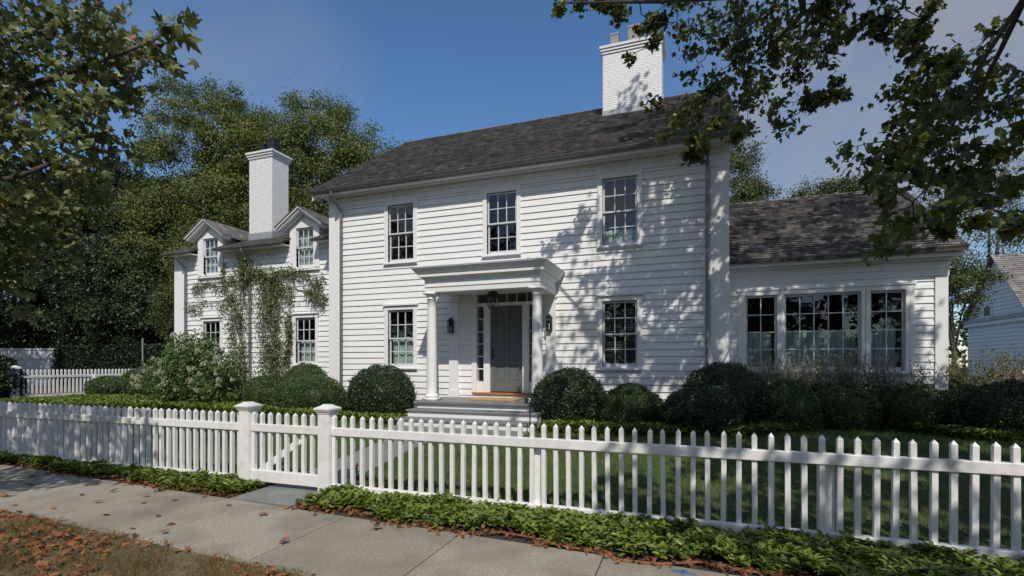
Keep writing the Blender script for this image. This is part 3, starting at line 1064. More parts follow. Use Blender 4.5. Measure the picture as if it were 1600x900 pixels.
one("interior_floor", M_infloor, HOUSE, [(-16.7, -9.6, AY + .2, 19.3, 0.60, 0.74), (-16.7, -9.6, AY + .2, 19.3, 3.5, 3.7)])
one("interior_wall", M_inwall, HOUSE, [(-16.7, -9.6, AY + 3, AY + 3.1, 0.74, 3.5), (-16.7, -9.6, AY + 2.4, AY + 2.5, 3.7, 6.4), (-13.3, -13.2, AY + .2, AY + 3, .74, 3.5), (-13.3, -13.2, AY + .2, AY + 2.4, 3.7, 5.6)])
for w_ in AW: window(*w_, AY, 3, 2)
annex_roof = roof(-17.0, -9.5, 12.02, 5.42, 16.0, 7.20, seed=5, course=0.13, holes=((-15.76, -14.65, 13.6), (-11.80, -10.69, 13.6)))
for (a, b) in ((-16.92, -15.78), (-14.63, -11.82), (-10.67, -9.52)):
    one("frieze", M_white, HOUSE, [(a, b, AY - .035, AY + .03, 5.24, 5.42), (a, b, AY - .36, AY + .03, 5.36, 5.386)])
for (a, b) in ((-17.0, -15.80), (-14.61, -11.84), (-10.65, -9.56)): gutter(a, b, 12.03, 5.385, 0.05, 0.7)
downspout(-13.41, AY, 0.45, 12.03, 5.36)
downspout(-16.30, AY, 0.45, 12.03, 5.36)

def dormer(o, xc):
    x0, x1, z0, z1 = o
    c = (x1 - x0) / 2 + .235
    d = MB()
    # front casing boards, cheeks and pediment
    d.box(xc - c, x0 - .02, AY - .055, AY + .14, z0 - .02, z1 + .0)
    d.box(x1 + .02, xc + c, AY - .055, AY + .14, z0 - .02, z1 + .0)
    d.prism([(xc - c, z1 + .001), (xc + c, z1 + .001), (xc, z1 + .001 + c * .66)], lambda q, a: (q[0], a, q[1]), AY - .05, AY + .14)
    d.box(xc - c, xc - c + .06, AY + .141, 14.3, 5.3, z1)
    d.box(xc + c - .06, xc + c, AY + .141, 14.3, 5.3, z1)
    dm = d.build("dormer", M_white, HOUSE, bevel=0.003)
    hw, zt = c + .30, z1 + .60
    ze = z1 + .015
    sl = (zt - ze) / hw
    yf = AY - .33
    # raking cornice (white), stepped
    k = MB()
    for sg in (-1, 1):
        for (ya, yb, dz, th) in ((yf, 14.2, 0.0, .055), (yf + .06, AY + .02, -.056, .07), (yf + .20, AY + .02, -.127, .06)):
            p = lambda x, z, y: (xc + sg * x, y, z)
            k.hexa([p(0, zt + dz - th, ya), p(hw + dz * .6, ze + dz - th - (dz * .6) * sl, ya), p(hw + dz * .6, ze + dz - th - (dz * .6) * sl, yb), p(0, zt + dz - th, yb),
                    p(0, zt + dz, ya), p(hw + dz * .6, ze + dz - (dz * .6) * sl, ya), p(hw + dz * .6, ze + dz - (dz * .6) * sl, yb), p(0, zt + dz, yb)])
    k.build("cornice", M_white, dm)
    rs = random.Random(int(xc * 10))
    q = MB()
    Ls = math.hypot(hw + .03, (hw + .03) * sl)
    n = 9
    for sg in (-1, 1):
        for i in range(n):
            a0, a1 = i / n, min(1, (i + 1.25) / n)
            y = yf - .03
            while y < 14.25:
                w = rs.uniform(.1, .2)
                q.cur = rs.gauss(.42, .18)
                f = lambda t, h: (xc + sg * (hw + .03) * (1 - t), zt - sl * (hw + .03) * (1 - t) + h)
                A, B = f(a0, .004), f(a1, .004)
                C, D = f(a0, .026), f(a1, .008)
                q.hexa([(A[0], y, A[1]), (A[0], y + w - .003, A[1]), (B[0], y + w - .003, B[1]), (B[0], y, B[1]),
                        (C[0], y, C[1]), (C[0], y + w - .003, C[1]), (D[0], y + w - .003, D[1]), (D[0], y, D[1])])
                y += w
    q.build("dormer_roof", M_shingle, dm)
    window(x0, x1, z0, z1, AY, 3, 2, casing=.018, cap=False, head=0.003)
    mb = MB()
    mb.box(xc - c - .01, xc + c + .01, AY - .10, AY + .01, z0 - .12, z0 - .08)
    mb.build("dormer_sill", M_white, dm)
dormer(AD[0], -15.205)
dormer(AD[1], -11.245)
ac = chimney(-14.13, -13.13, 13.0, 13.72, 5.4, 8.84, [(-13.78, 13.3, .24, .36), (-13.36, 13.3, .27, .48)], flmat=M_blackmetal)
mb = MB()
mb.box(-14.144, -13.116, 12.986, 13.02, 5.6, 6.10)
for i in range(5):
    y = 13.0 + i * 0.144
    mb.box(-13.13, -13.114, y, y + .143, 5.7 + i * .065, 6.13 + i * .065)
    mb.box(-14.146, -14.13, y, y + .143, 5.7 + i * .065, 6.13 + i * .065)
mb.build("flashing", M_lead, ac)

# ---- wing (right)
WW = [(1.30, 1.97, 1.50, 3.28, 2), (2.12, 3.65, 1.50, 3.28, 5), (3.81, 4.47, 1.50, 3.28, 2)]
mb = MB()
wall_mesh(mb, 0.80, 5.0, 0.5, 3.55, [w_[:4] for w_ in WW] + [(1.25, 4.52, 1.44, 3.33)], front(WY), 0.60)
mb.build("clapboard_wall", M_clap, HOUSE)
mb = MB()
wall_mesh(mb, 13.25, 18.9, 0.5, 6.0, [], sideR(5.20), 0.60, gable_lim(16, 2.8, 6.05, .687, 4.0))
wall_mesh(mb, 0.8, 5.2, 0.5, 4.0, [], backm(18.9), 0.60)
mb.build("side_wall", M_clap, HOUSE)
one("foundation", M_bluestone, HOUSE, [(0.85, 5.18, WY + 0.01, 18.85, -0.1, 0.5)])
one("corner_board", M_white, HOUSE, [(4.99, 5.22, WY - .05, WY + .14, 0.4, 3.54), (4.97, 5.24, WY - .07, WY + .14, 0.4, 0.7)], bevel=0.004)
mb = MB()
mb.box(0.83, 5.24, WY - .04, WY + .05, 3.545, 3.86)
mb.box(0.83, 5.26, WY - .06, WY + .05, 3.70, 3.73)
mb.box(0.83, 5.28, WY - .12, WY + .05, 3.862, 3.93)
mb.box(0.83, 5.34, WY - .33, WY + .05, 3.931, 3.96)
mb.box(0.83, 5.36, WY - .36, WY - .331, 3.90, 4.0)
mb.build("frieze", M_white, HOUSE, bevel=0.004)
roof(0.83, 5.40, 12.64, 4.04, 16.0, 6.35, seed=9, course=0.12, th=0.05, mul=1.3, jit=.003)
for w_ in WW: window(w_[0], w_[1], w_[2], w_[3], WY, w_[4], 4, casing=.075, dh=False, cap=False, head=.10)
mb = MB()
mb.box(1.14, 1.224, WY - .048, WY + .02, 1.40, 3.381)
mb.box(4.546, 4.63, WY - .048, WY + .02, 1.40, 3.381)
mb.box(1.11, 4.66, WY - .07, WY + .02, 3.382, 3.44)
mb.build("window_trim", M_white, HOUSE, bevel=0.004)
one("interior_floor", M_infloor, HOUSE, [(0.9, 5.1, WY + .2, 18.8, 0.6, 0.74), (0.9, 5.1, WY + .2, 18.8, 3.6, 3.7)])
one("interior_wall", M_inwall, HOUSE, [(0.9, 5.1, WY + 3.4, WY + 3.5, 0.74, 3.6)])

# ---- curtains and blinds hanging inside
def curtain(x0, x1, z0, z1, y, label, gath=0.05, seed=0, group="curtains behind the window panes"):
    rs = random.Random(seed)
    mb = MB()
    n = max(24, int((x1 - x0) * 70))
    ph = rs.uniform(0, 6)
    cols = []
    for i in range(n + 1):
        t = i / n
        x = x0 + (x1 - x0) * t
        w = gath * (math.sin(t * (x1 - x0) * 42 + ph) * .5 + .35 * math.sin(t * (x1 - x0) * 71 + 2 * ph) + .2 * math.sin(t * 9))
        cols.append((x, w))
    rows = 7
    for j in range(rows):
        s = j / (rows - 1)
        for (x, w) in cols:
            mb.v.append((x, y + w * (0.45 + .55 * s), z1 + (z0 - z1) * s + (0.012 * math.sin(x * 40) if j == 0 else 0)))
            mb.t.append(.5)
    for j in range(rows - 1):
        for i in range(n):
            a = j * (n + 1) + i
            mb.f.append((a, a + 1, a + n + 2, a + n + 1))
    # heading and hem folds give the cloth its thickness
    me = mb.mesh("cafe_curtain", M_curtain, True)
    o = link_obj("cafe_curtain", me)
    so = o.modifiers.new("thickness", 'SOLIDIFY')
    so.thickness = 0.003
    tag(o, label, "curtain", group)
    return o
curtain(-7.54, -6.82, 1.55, 2.32, FY + .16, "pale cafe curtain in the ground floor window left of the porch", seed=1)
curtain(-1.82, -1.10, 4.3, 4.75, FY + .20, "low pale curtain in the upstairs window right of the porch", seed=2)
curtain(-15.5, -14.8, 1.6, 2.40, AY + .16, "pale curtain in the small window behind the flowering shrub", seed=3)
curtain(-11.57, -10.87, 1.6, 2.40, AY + .16, "pale cafe curtain in the window between the wall vine and the tall corner board", seed=4)
curtain(-15.52, -14.9, 4.6, 5.86, AY + .15, "full pale curtain inside the left dormer window", seed=5)
curtain(-11.56, -10.93, 4.6, 5.86, AY + .15, "full pale curtain inside the dormer window right of the chimney", seed=6)
curtain(1.32, 1.90, 1.45, 2.42, WY + .17, "pale cafe curtain in the narrow left light of the triple window", seed=7)
curtain(2.15, 2.62, 1.45, 2.44, WY + .17, "left pale panel of cafe curtain in the wide middle window", seed=8)
curtain(2.64, 3.62, 1.45, 2.44, WY + .22, "wide right panel of cafe curtain in the middle window", seed=9)
curtain(3.83, 4.36, 1.45, 2.46, WY + .17, "pale cafe curtain in the narrow right light of the triple window", seed=10)
mb = MB()
z = 1.6
while z < 3.07:
    mb.hexa([(-1.83, FY + .12, z), (-1.09, FY + .12, z), (-1.09, FY + .155, z + .014), (-1.83, FY + .155, z + .014),
             (-1.83, FY + .12, z + .003), (-1.09, FY + .12, z + .003), (-1.09, FY + .155, z + .017), (-1.83, FY + .155, z + .017)])
    z += 0.042
tag(mb.build("slat_blind", M_blind), "dark slatted blind in the ground floor window right of the porch", "blind")

# ---- lanterns
def wall_lantern(x, z, label):
    t = thing("wall_lantern", label, "lantern", (x, FY - .10, z), "black lanterns on the porch pilasters")
    y0 = FY - .102
    w, d = .065, .11
    mb = MB()
    mb.box(x - w, x + w, y0 - .012, y0, z - .18, z + .12)
    mb.box(x - w, x + w, y0 - d, y0 - .0125, z - .18, z - .165)
    for (a, b) in ((x - w, x - w + .012), (x + w - .012, x + w)):
        mb.box(a, b, y0 - d, y0 - d + .012, z - .165, z + .11)
        mb.box(a, b, y0 - .03, y0 - .0126, z - .165, z + .11)
    mb.box(x - w, x + w, y0 - d, y0 - .0125, z + .11, z + .13)
    mb.frus(x - w - .012, x + w + .012, y0 - d - .012, y0, z + .131, x - .03, x + .03, y0 - d + .03, y0 - .02, z + .17)
    mb.box(x - .032, x + .032, y0 - d + .028, y0 - .018, z + .1702, z + .20)
    mb.build("lantern_frame", M_blackmetal, t)
    mb = MB()
    mb.quad((x - w + .012, y0 - d + .006, z - .165), (x + w - .012, y0 - d + .006, z - .165), (x + w - .012, y0 - d + .006, z + .11), (x - w + .012, y0 - d + .006, z + .11))
    mb.quad((x - w + .006, y0 - d + .012, z - .165), (x - w + .006, y0 - .03, z - .165), (x - w + .006, y0 - .03, z + .11), (x - w + .006, y0 - d + .012, z + .11))
    mb.quad((x + w - .006, y0 - d + .012, z - .165), (x + w - .006, y0 - .03, z - .165), (x + w - .006, y0 - .03, z + .11), (x + w - .006, y0 - d + .012, z + .11))
    mb.build("pane", M_glass, t)
    mb = MB()
    mb.tube([(x, y0 - .06, z - .165), (x, y0 - .06, z - .06)], .011, 8)
    mb.tube([(x, y0 - .06, z - .059), (x, y0 - .06, z - .03), (x, y0 - .06, z - .01)], [.012, .013, .002], 8)
    mb.build("candle_bulb", M_candle, t)
wall_lantern(-5.645, 2.62, "black box lantern on the pilaster left of the front door")
wall_lantern(-3.075, 2.62, "black box lantern on the pilaster behind the right porch column")
LX, LYY = -4.20, 10.55
t = thing("hanging_lantern", "large dark tapered lantern hanging from the porch ceiling above the door", "lantern", (LX, LYY, 3.40))
mb = MB()
mb.tube([(LX, LYY, 3.42), (LX, LYY, 3.32)], .008, 6)
mb.lathe(LX, LYY, [(.03, 3.33), (.09, 3.31), (.135, 3.26), (.145, 3.19), (.15, 3.14), (.142, 3.135)], 8)
for sx in (-1, 1):
    for sy in (-1, 1):
        mb.hexa([(LX + sx * .075 - .007, LYY + sy * .075 - .007, 2.93), (LX + sx * .075 + .007, LYY + sy * .075 - .007, 2.93), (LX + sx * .075 + .007, LYY + sy * .075 + .007, 2.93), (LX + sx * .075 - .007, LYY + sy * .075 + .007, 2.93),
                 (LX + sx * .11 - .007, LYY + sy * .11 - .007, 3.14), (LX + sx * .11 + .007, LYY + sy * .11 - .007, 3.14), (LX + sx * .11 + .007, LYY + sy * .11 + .007, 3.14), (LX + sx * .11 - .007, LYY + sy * .11 + .007, 3.14)])
mb.box(LX - .085, LX + .085, LYY - .085, LYY + .085, 2.915, 2.93)
mb.build("lantern_frame", M_blackmetal, t)
mb = MB()
for (a, b) in (((-1, -1), (1, -1)), ((1, -1), (1, 1)), ((1, 1), (-1, 1)), ((-1, 1), (-1, -1))):
    mb.quad((LX + a[0] * .073, LYY + a[1] * .073, 2.93), (LX + b[0] * .073, LYY + b[1] * .073, 2.93), (LX + b[0] * .108, LYY + b[1] * .108, 3.14), (LX + a[0] * .108, LYY + a[1] * .108, 3.14))
mb.build("pane", M_glass, t)
mb = MB()
mb.tube([(LX, LYY, 2.93), (LX, LYY, 2.95), (LX, LYY, 2.951), (LX, LYY, 2.985)], [.04, .035, .012, .012], 10)
for k in range(3):
    a = k * 2.09
    mb.tube([(LX + .03 * math.cos(a), LYY + .03 * math.sin(a), 2.95), (LX + .03 * math.cos(a), LYY + .03 * math.sin(a), 3.01)], .008, 6)
mb.build("candle_cluster", M_blackmetal, t)

# doormat
mb = MB()
mb.box(-4.78, -3.66, 10.46, 11.14, PZ, PZ + .028)
tag(mb.build("doormat", M_coir, bevel=0.008), "tan coir doormat on the grey porch floor", "doormat")

# house number sign
t = thing("house_number_sign", "small black plaque with a white 7 on a post beside the porch steps", "sign", (-2.73, 8.66, 0.3))
mb = MB()
mb.box(-2.825, -2.635, 8.655, 8.68, 0.925, 1.04)
mb.build("plaque", M_sign, t, bevel=0.004)
mb = MB()
mb.tube([(-2.73, 8.69, 0.2), (-2.73, 8.69, 1.0)], .013, 8)
mb.build("post", M_blackmetal, t)
fc = bpy.data.curves.new("numeral", 'FONT')
fc.body = "7"
fc.size = 0.115
fc.extrude = 0.002
fc.align_x = 'CENTER'
fc.align_y = 'CENTER'
fc.materials.append(M_num)
tmp = bpy.data.objects.new("numeral_curve", fc)
COL.objects.link(tmp)
num_me = bpy.data.meshes.new_from_object(tmp.evaluated_get(bpy.context.evaluated_depsgraph_get()))
bpy.data.objects.remove(tmp, do_unlink=True)
nm = link_obj("numeral", num_me, t, (-2.73, 8.652, 0.982))
nm.rotation_euler = (R(90), 0, 0)
if not num_me.materials: num_me.materials.append(M_num)

# ------------------------------------------------------------------ picket fences
FENY = 5.16
def picket_mesh(h0, h1, w=0.045, m=M_fence):
    mb = MB()
    a = w / 2
    mb.box(-a, a, -a, a, h0, h1 - .035)
    mb.add([(-a, -a, h1 - .035), (a, -a, h1 - .035), (a, a, h1 - .035), (-a, a, h1 - .035), (0, 0, h1)], [(0, 1, 4), (1, 2, 4), (2, 3, 4), (3, 0, 4)])
    return mb.mesh("picket", m)
PK = picket_mesh(0.12, 1.012)

def fence_run(label, x0, x1, posts, first, sp=0.1368):
    t = thing("picket_fence", label, "fence", ((x0 + x1) / 2, FENY, 0))
    one("top_rail", M_fence, t, [(x0, x1, FENY - .045, FENY + .035, 0.752, 0.85)], bevel=0.006)
    one("bottom_board", M_fence, t, [(x0, x1, FENY - .045, FENY + .035, -0.03, 0.138)], bevel=0.006)
    for px in posts:
        one("post", M_fence, t, [(px - .06, px + .06, FENY + .037, FENY + .157, -.05, 0.83)], bevel=0.005)
    x = first
    while x0 + .02 < x < x1 - .02:
        k = link_obj("picket", PK, t, (x, FENY - .004, random.uniform(-.004, .004)))
        k.rotation_euler = (random.uniform(-.006, .006), random.uniform(-.010, .010), random.uniform(-.05, .05))
        x += sp
    return t
fence_run("white picket fence stretching right of the gate in front of the lawn", -4.225, 7.2, [-1.55, 1.19, 3.93, 6.67], -4.197)
fence_run("white picket fence left of the gate, partly in leaf shade", -14.6, -5.709, [-8.45, -11.2, -13.94], -14.53)
def gate_post(x, label):
    t = thing("gate_post", label, "post", (x, FENY, 0), "capped posts of the front gate")
    h = .085
    one("shaft", M_fence, t, [(x - h, x + h, FENY - h, FENY + h, -.05, 1.03)], bevel=0.006)
    mb = MB()
    mb.box(x - h - .010, x + h + .010, FENY - h - .010, FENY + h + .010, 1.0302, 1.05)
    mb.frus(x - h - .02, x + h + .02, FENY - h - .02, FENY + h + .02, 1.0502, x - .117, x + .117, FENY - .117, FENY + .117, 1.075)
    mb.box(x - .122, x + .122, FENY - .122, FENY + .122, 1.0752, 1.094)
    mb.frus(x - .122, x + .122, FENY - .122, FENY + .122, 1.0942, x - .056, x + .056, FENY - .056, FENY + .056, 1.128)
    mb.frus(x - .056, x + .056, FENY - .056, FENY + .056, 1.1282, x - .042, x + .042, FENY - .042, FENY + .042, 1.14)
    mb.build("post_cap", M_fence, t)
gate_post(-5.622, "thick capped white gate post on the hinge side, left of the gate")
gate_post(-4.312, "thick capped white gate post right of the gate, next to the long fence")
t = thing("garden_gate", "closed white picket gate with a diagonal brace behind its pickets", "gate", (-4.95, FENY, 0))
one("top_rail", M_fence, t, [(-5.535, -4.399, FENY - .045, FENY + .03, 0.752, 0.85)], bevel=0.006)
one("bottom_rail", M_fence, t, [(-5.535, -4.399, FENY - .045, FENY + .03, 0.085, 0.235)], bevel=0.006)
mb = MB()
mb.hexa([(-5.48, FENY + .031, .235), (-5.33, FENY + .031, .235), (-5.33, FENY + .056, .235), (-5.48, FENY + .056, .235),
         (-4.56, FENY + .031, .85), (-4.41, FENY + .031, .85), (-4.41, FENY + .056, .85), (-4.56, FENY + .056, .85)])
mb.build("brace", M_fence, t)
for i in range(8):
    link_obj("picket", PK, t, (-5.512 + i * .1385, FENY - .006, 0.004))

# side boundary fence
SX = -22.6
t = thing("picket_fence", "white picket fence running back along the far left side of the garden", "fence", (SX, 15, 0.3))
PK2 = picket_mesh(0.2, 1.10, 0.05)
one("top_rail", M_fence, t, [(SX - .03, SX + .045, 10.9, 20.0, 1.15, 1.24)], bevel=0.005)
one("bottom_board", M_fence, t, [(SX - .03, SX + .045, 10.9, 20.0, 0.40, 0.53)], bevel=0.005)
for y in (13.2, 15.6, 18.0): one("post", M_fence, t, [(SX + .046, SX + .15, y, y + .11, 0.3, 1.24)])
y = 11.0
while y < 19.9:
    link_obj("picket", PK2, t, (SX + .005, y, .36))
    y += .128
mb = MB()
mb.box(SX - .11, SX + .11, 10.62, 10.84, 0.3, 1.48)
mb.box(SX - .16, SX + .16, 10.57, 10.89, 1.481, 1.54)
mb.frus(SX - .15, SX + .15, 10.58, 10.88, 1.541, SX - .05, SX + .05, 10.68, 10.78, 1.60)
tag(mb.build("fence_post", M_fence, bevel=0.005), "capped white post at the near end of the far left fence", "post")

# ------------------------------------------------------------------ shrubs
def ball_shrub(name, label, cat, x, y, top, rx, ry, n, m, leaf=0.045, bottom=0.28, lumps=0.125, group=None, seed=0, kind='diamond', boxy=0.0):
    rs = np.random.default_rng(seed + 100)
    z0 = bottom
    rz = (top - z0) * 0.56
    zc = top - rz
    d = unit(rs.normal(size=(n, 3)))
    if boxy:
        d = unit(np.sign(d) * np.abs(d) ** (1 - boxy)) * (1 + boxy * .25 * (np.abs(d).max(axis=1, keepdims=True) < .8))
    k = rs.normal(size=(6, 3)) * 3.0
    ph = rs.uniform(0, 6, 6)
    lump = sum(np.sin(d @ k[i] + ph[i]) for i in range(6)) / 6
    shoot = (rs.uniform(0, 1, n) < .035) * rs.uniform(.02, .11, n)
    rr = 1 + lumps * lump + .3 * lumps * np.sin(d[:, 0] * 11 + 3) * np.sin(d[:, 2] * 9 + d[:, 1] * 7) + shoot - rs.uniform(0, 1, n) ** 2 * 0.16 + rs.normal(size=n) * 0.012
    P = np.stack([x + d[:, 0] * rx * rr, y + d[:, 1] * ry * rr, zc + d[:, 2] * rz * rr], 1)
    P[:, 2] = np.maximum(P[:, 2], z0 + rs.uniform(0, .1, n))
    N = d + rs.normal(size=(n, 3)) * 0.55
    T = rs.normal(size=(n, 3)) + d * 0.9 + np.array([0, 0, .5])
    tint = rs.beta(2, 2.4, n) * .85 + .38 * np.clip(lump, -1, 1)
    o = leaves(name, P, T, N, leaf * rs.uniform(.7, 1.3, n), kind, tint, m)
    # solid core added to block light, in the darkest leaf tint
    mb = MB()
    vs, fs = [], []
    U, V = 20, 12
    for j in range(V + 1):
        for i in range(U):
            a, b = 2 * math.pi * i / U, math.pi * j / V - math.pi / 2
            vs.append((x + rx * .82 * math.cos(b) * math.cos(a), y + ry * .82 * math.cos(b) * math.sin(a), max(z0 - .1, zc + rz * .82 * math.sin(b))))
    for j in range(V):
        for i in range(U):
            fs.append((j * U + i, j * U + (i + 1) % U, (j + 1) * U + (i + 1) % U, (j + 1) * U + i))
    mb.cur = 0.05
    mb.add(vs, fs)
    mb.build("dark_core", m, o)
    return tag(o, label, cat, group)

G_B = "clipped shrubs along the front of the house"
ball_shrub("yew_shrub", "round clipped dark green shrub left of the porch steps", "shrub", -7.13, 10.45, 1.58, .83, .78, 26000, M_yew, .042, group=G_B, seed=1)
ball_shrub("yew_shrub", "round clipped dark shrub against the right end of the porch, beside the number sign", "shrub", -2.36, 10.32, 1.53, .78, .72, 26000, M_yew, .042, group=G_B, seed=2)
ball_shrub("boxwood_shrub", "low rounded shrub under the ground floor window right of the porch", "shrub", -1.10, 10.2, 1.22, .66, .62, 18000, M_box, .036, group=G_B, seed=3)
ball_shrub("boxwood_shrub", "tall broad shrub in front of the corner between house and right wing", "shrub", .68, 11.0, 1.66, .78, .68, 20000, M_yew, .04, group=G_B, seed=4)
ball_shrub("boxwood_shrub", "lower shrub standing just in front of the tall corner shrub", "shrub", .22, 9.95, 1.21, .70, .62, 20000, M_yew, .038, group=G_B, seed=5)
ball_shrub("boxwood_shrub", "low shrub under the narrow left light of the triple window", "shrub", 1.85, 11.2, 1.29, .62, .6, 14000, M_box, .038, group=G_B, seed=6)
ball_shrub("boxwood_shrub", "dark low shrub below the wide middle window among the mauve spikes", "shrub", 2.95, 11.7, 1.18, .62, .6, 14000, M_box, .038, group=G_B, seed=7)
ball_shrub("boxwood_shrub", "low rounded shrub below the narrow right light of the triple window", "shrub", 4.14, 11.8, 1.28, .66, .6, 14000, M_box, .038, group=G_B, seed=8)
ball_shrub("boxwood_shrub", "low shrub at the foot of the right wing's outer corner", "shrub", 5.05, 12.0, 1.22, .52, .55, 10000, M_box, .038, group=G_B, seed=9)
ball_shrub("boxwood_shrub", "large dark shrub in deep shade at the far right behind the fence", "shrub", 5.45, 11.2, 1.34, .85, .75, 16000, M_yew, .042, group=G_B, seed=10)
ball_shrub("boxwood_shrub", "tall box mound against the wall under the window right of the vine", "shrub", -10.55, 11.7, 1.66, .72, .6, 16000, M_box, .04, group=G_B, seed=11)
ball_shrub("boxwood_shrub", "broad low box mound in front, left of the round yew", "shrub", -9.65, 10.8, 1.31, 1.08, .75, 22000, M_box, .04, group=G_B, seed=12)
ball_shrub("boxwood_shrub", "box mound between the flowering shrub and the broad low mound", "shrub", -11.45, 11.25, 1.33, .76, .62, 16000, M_box, .04, group=G_B, seed=13)
ball_shrub("boxwood_shrub", "small clipped mound nearest the far left side fence", "shrub", -21.5, 13.1, 1.17, .74, .65, 9000, M_box, .055, group="clipped mounds beside the side fence", seed=14)
ball_shrub("boxwood_shrub", "taller clipped mound between the side fence and the flowering shrub", "shrub", -20.6, 13.7, 1.45, .76, .66, 9000, M_box, .055, group="clipped mounds beside the side fence", seed=15)
ball_shrub("holly_shrub", "dark loose shrub at the left edge hiding the side fence post", "shrub", -23.15, 10.5, 1.95, .80, .7, 6000, M_darkever, .10, seed=16, lumps=.16)

# hydrangea
H = thing("hydrangea_shrub", "large loose green shrub with cream flower heads left of the vine", "shrub", (-14.6, 11.3, .3))
ells = [(-14.3, 11.3, 1.4, 1.25, .8, 1.05), (-15.5, 11.2, 1.1, .95, .8, .85), (-13.4, 11.2, 1.05, .7, .7, .75), (-14.7, 11.3, 2.0, .6, .6, .7)]
tips = [q for q in crown_tips(ells, 330, .20, inner=.5, seed=4) if q[2] > .35]
P, T, N, S, b = tip_leaves(tips, 34, .10, flat=.9, up=.8)
leaves("foliage", P, T, N, S, 'oval', .25 + .5 * rng.uniform(0, 1, len(P)) + .2 * (b - .5), M_hyd, H)
mb = MB()
for i in range(16):
    a = random.uniform(0, 6.28)
    q = random.choice(tips)
    mb.tube([(-14.6 + .3 * math.cos(a), 11.3 + .2 * math.sin(a), .25), ((q[0] - 14.6) / 2, (q[1] + 11.3) / 2, q[2] * .55), q[:3]], [.016, .011, .005], 5)
mb.build("stem", M_twig, H)
n = 170
d = unit(rng.normal(size=(n, 3)))
t_ = rng.uniform(0, 1, n)
P = np.stack([d[:, 0] * .05 * (1.1 - t_), d[:, 1] * .05 * (1.1 - t_), t_ * .13], 1)
fh = leaves("flower_head", P, d, d + rng.normal(size=(n, 3)) * .4, np.full(n, .03), 'diamond', rng.uniform(0, 1, n), M_panicle, H)
fh_me = fh.data
shell = [q for q in crown_tips(ells, 900, .2, inner=.92, seed=9) if q[1] < 11.35 and q[2] > .8]
for i, q in enumerate(shell[:66]):
    o = fh if i == 0 else fh.copy()
    if i: COL.objects.link(o)
    o.parent = H
    o.location = Vector(q[:3]) + Vector((random.uniform(-.05, .05), -.08, .02)) - H.location
    o.rotation_euler = (random.uniform(-.1, 1.1), random.uniform(-.7, .7), 0)
    s = random.uniform(.7, 1.25)
    o.scale = (s, s, s)

# wall vine
VN = thing("wall_vine", "climbing vine with two leafy columns and side arms on the left white wall", "vine", (-13.2, 12.3, .4))
paths = [([(-13.75, .6), (-13.8, 1.6), (-13.95, 2.6), (-13.9, 3.6), (-13.75, 4.5), (-13.6, 4.9)], .40, 3900),
         ([(-12.3, .5), (-12.5, 1.4), (-12.45, 2.2), (-12.6, 3.1), (-12.45, 3.9), (-12.7, 4.5)], .46, 5600),
         ([(-13.9, 4.35), (-14.8, 4.42), (-15.6, 4.32), (-16.05, 4.28)], .10, 620),
         ([(-14.0, 3.9), (-14.7, 3.75), (-15.6, 3.7), (-16.25, 3.66)], .09, 520),
         ([(-12.9, 4.5), (-12.0, 4.62), (-11.3, 4.45), (-10.5, 4.30)], .13, 950),
         ([(-12.7, 4.0), (-11.8, 4.05), (-11.0, 3.85), (-10.3, 3.62)], .16, 1300),
         ([(-13.6, 4.5), (-13.2, 4.75), (-12.7, 4.65)], .16, 500),
         ([(-14.4, 4.0), (-14.6, 4.7), (-14.55, 5.05)], .07, 160), ([(-13.75, 4.6), (-13.65, 5.2)], .06, 140),
         ([(-12.0, 1.6), (-11.75, 2.4), (-11.85, 3.2)], .14, 800)]
PP, tt = [], []
mb = MB()
for pts, w, n in paths:
    A = np.array(pts)
    seg = rng.integers(0, len(A) - 1, n)
    u = rng.uniform(0, 1, n)[:, None]
    c = A[seg] * (1 - u) + A[seg + 1] * u
    off = rng.normal(size=(n, 2)) * w * .55
    if w < .2: off[:, 1] = off[:, 1] * 1.3 - np.abs(rng.normal(size=n)) * .10 * (1 + np.sin(c[:, 0] * 6.3)) + .09 * np.sin(c[:, 0] * 4.1 + w * 90)
    gaps = np.sin(c[:, 0] * 5.1 + off[:, 0] * 9) + np.sin(c[:, 1] * 4.3 + off[:, 0] * 8) + .7 * np.sin(c[:, 1] * 13 + off[:, 0] * 21)
    keep = gaps > -.9
    q = (c + off)[keep]
    PP.append(np.stack([q[:, 0], AY - .05 - np.abs(rng.normal(size=len(q))) * (.05 + w * .22), q[:, 1]], 1))
    for s in range(3 if w > .3 else 1):
        mb.tube([(p[0] + random.uniform(-w, w) * .5, AY - .045, p[1]) for p in pts], [.014 - .009 * i / len(pts) for i in range(len(pts))], 5)
P = np.concatenate(PP)
n = len(P)
N = rng.normal(size=(n, 3)) * .6 + np.array([0, -1, .5])
T = rng.normal(size=(n, 3)) * .7 + np.array([0, -.2, -.5])
leaves("foliage", P, T, N, rng.uniform(.05, .10, n), 'oval', rng.beta(2, 2, n), M_vine, VN)
mb.build("stem", M_stemgreen, VN)

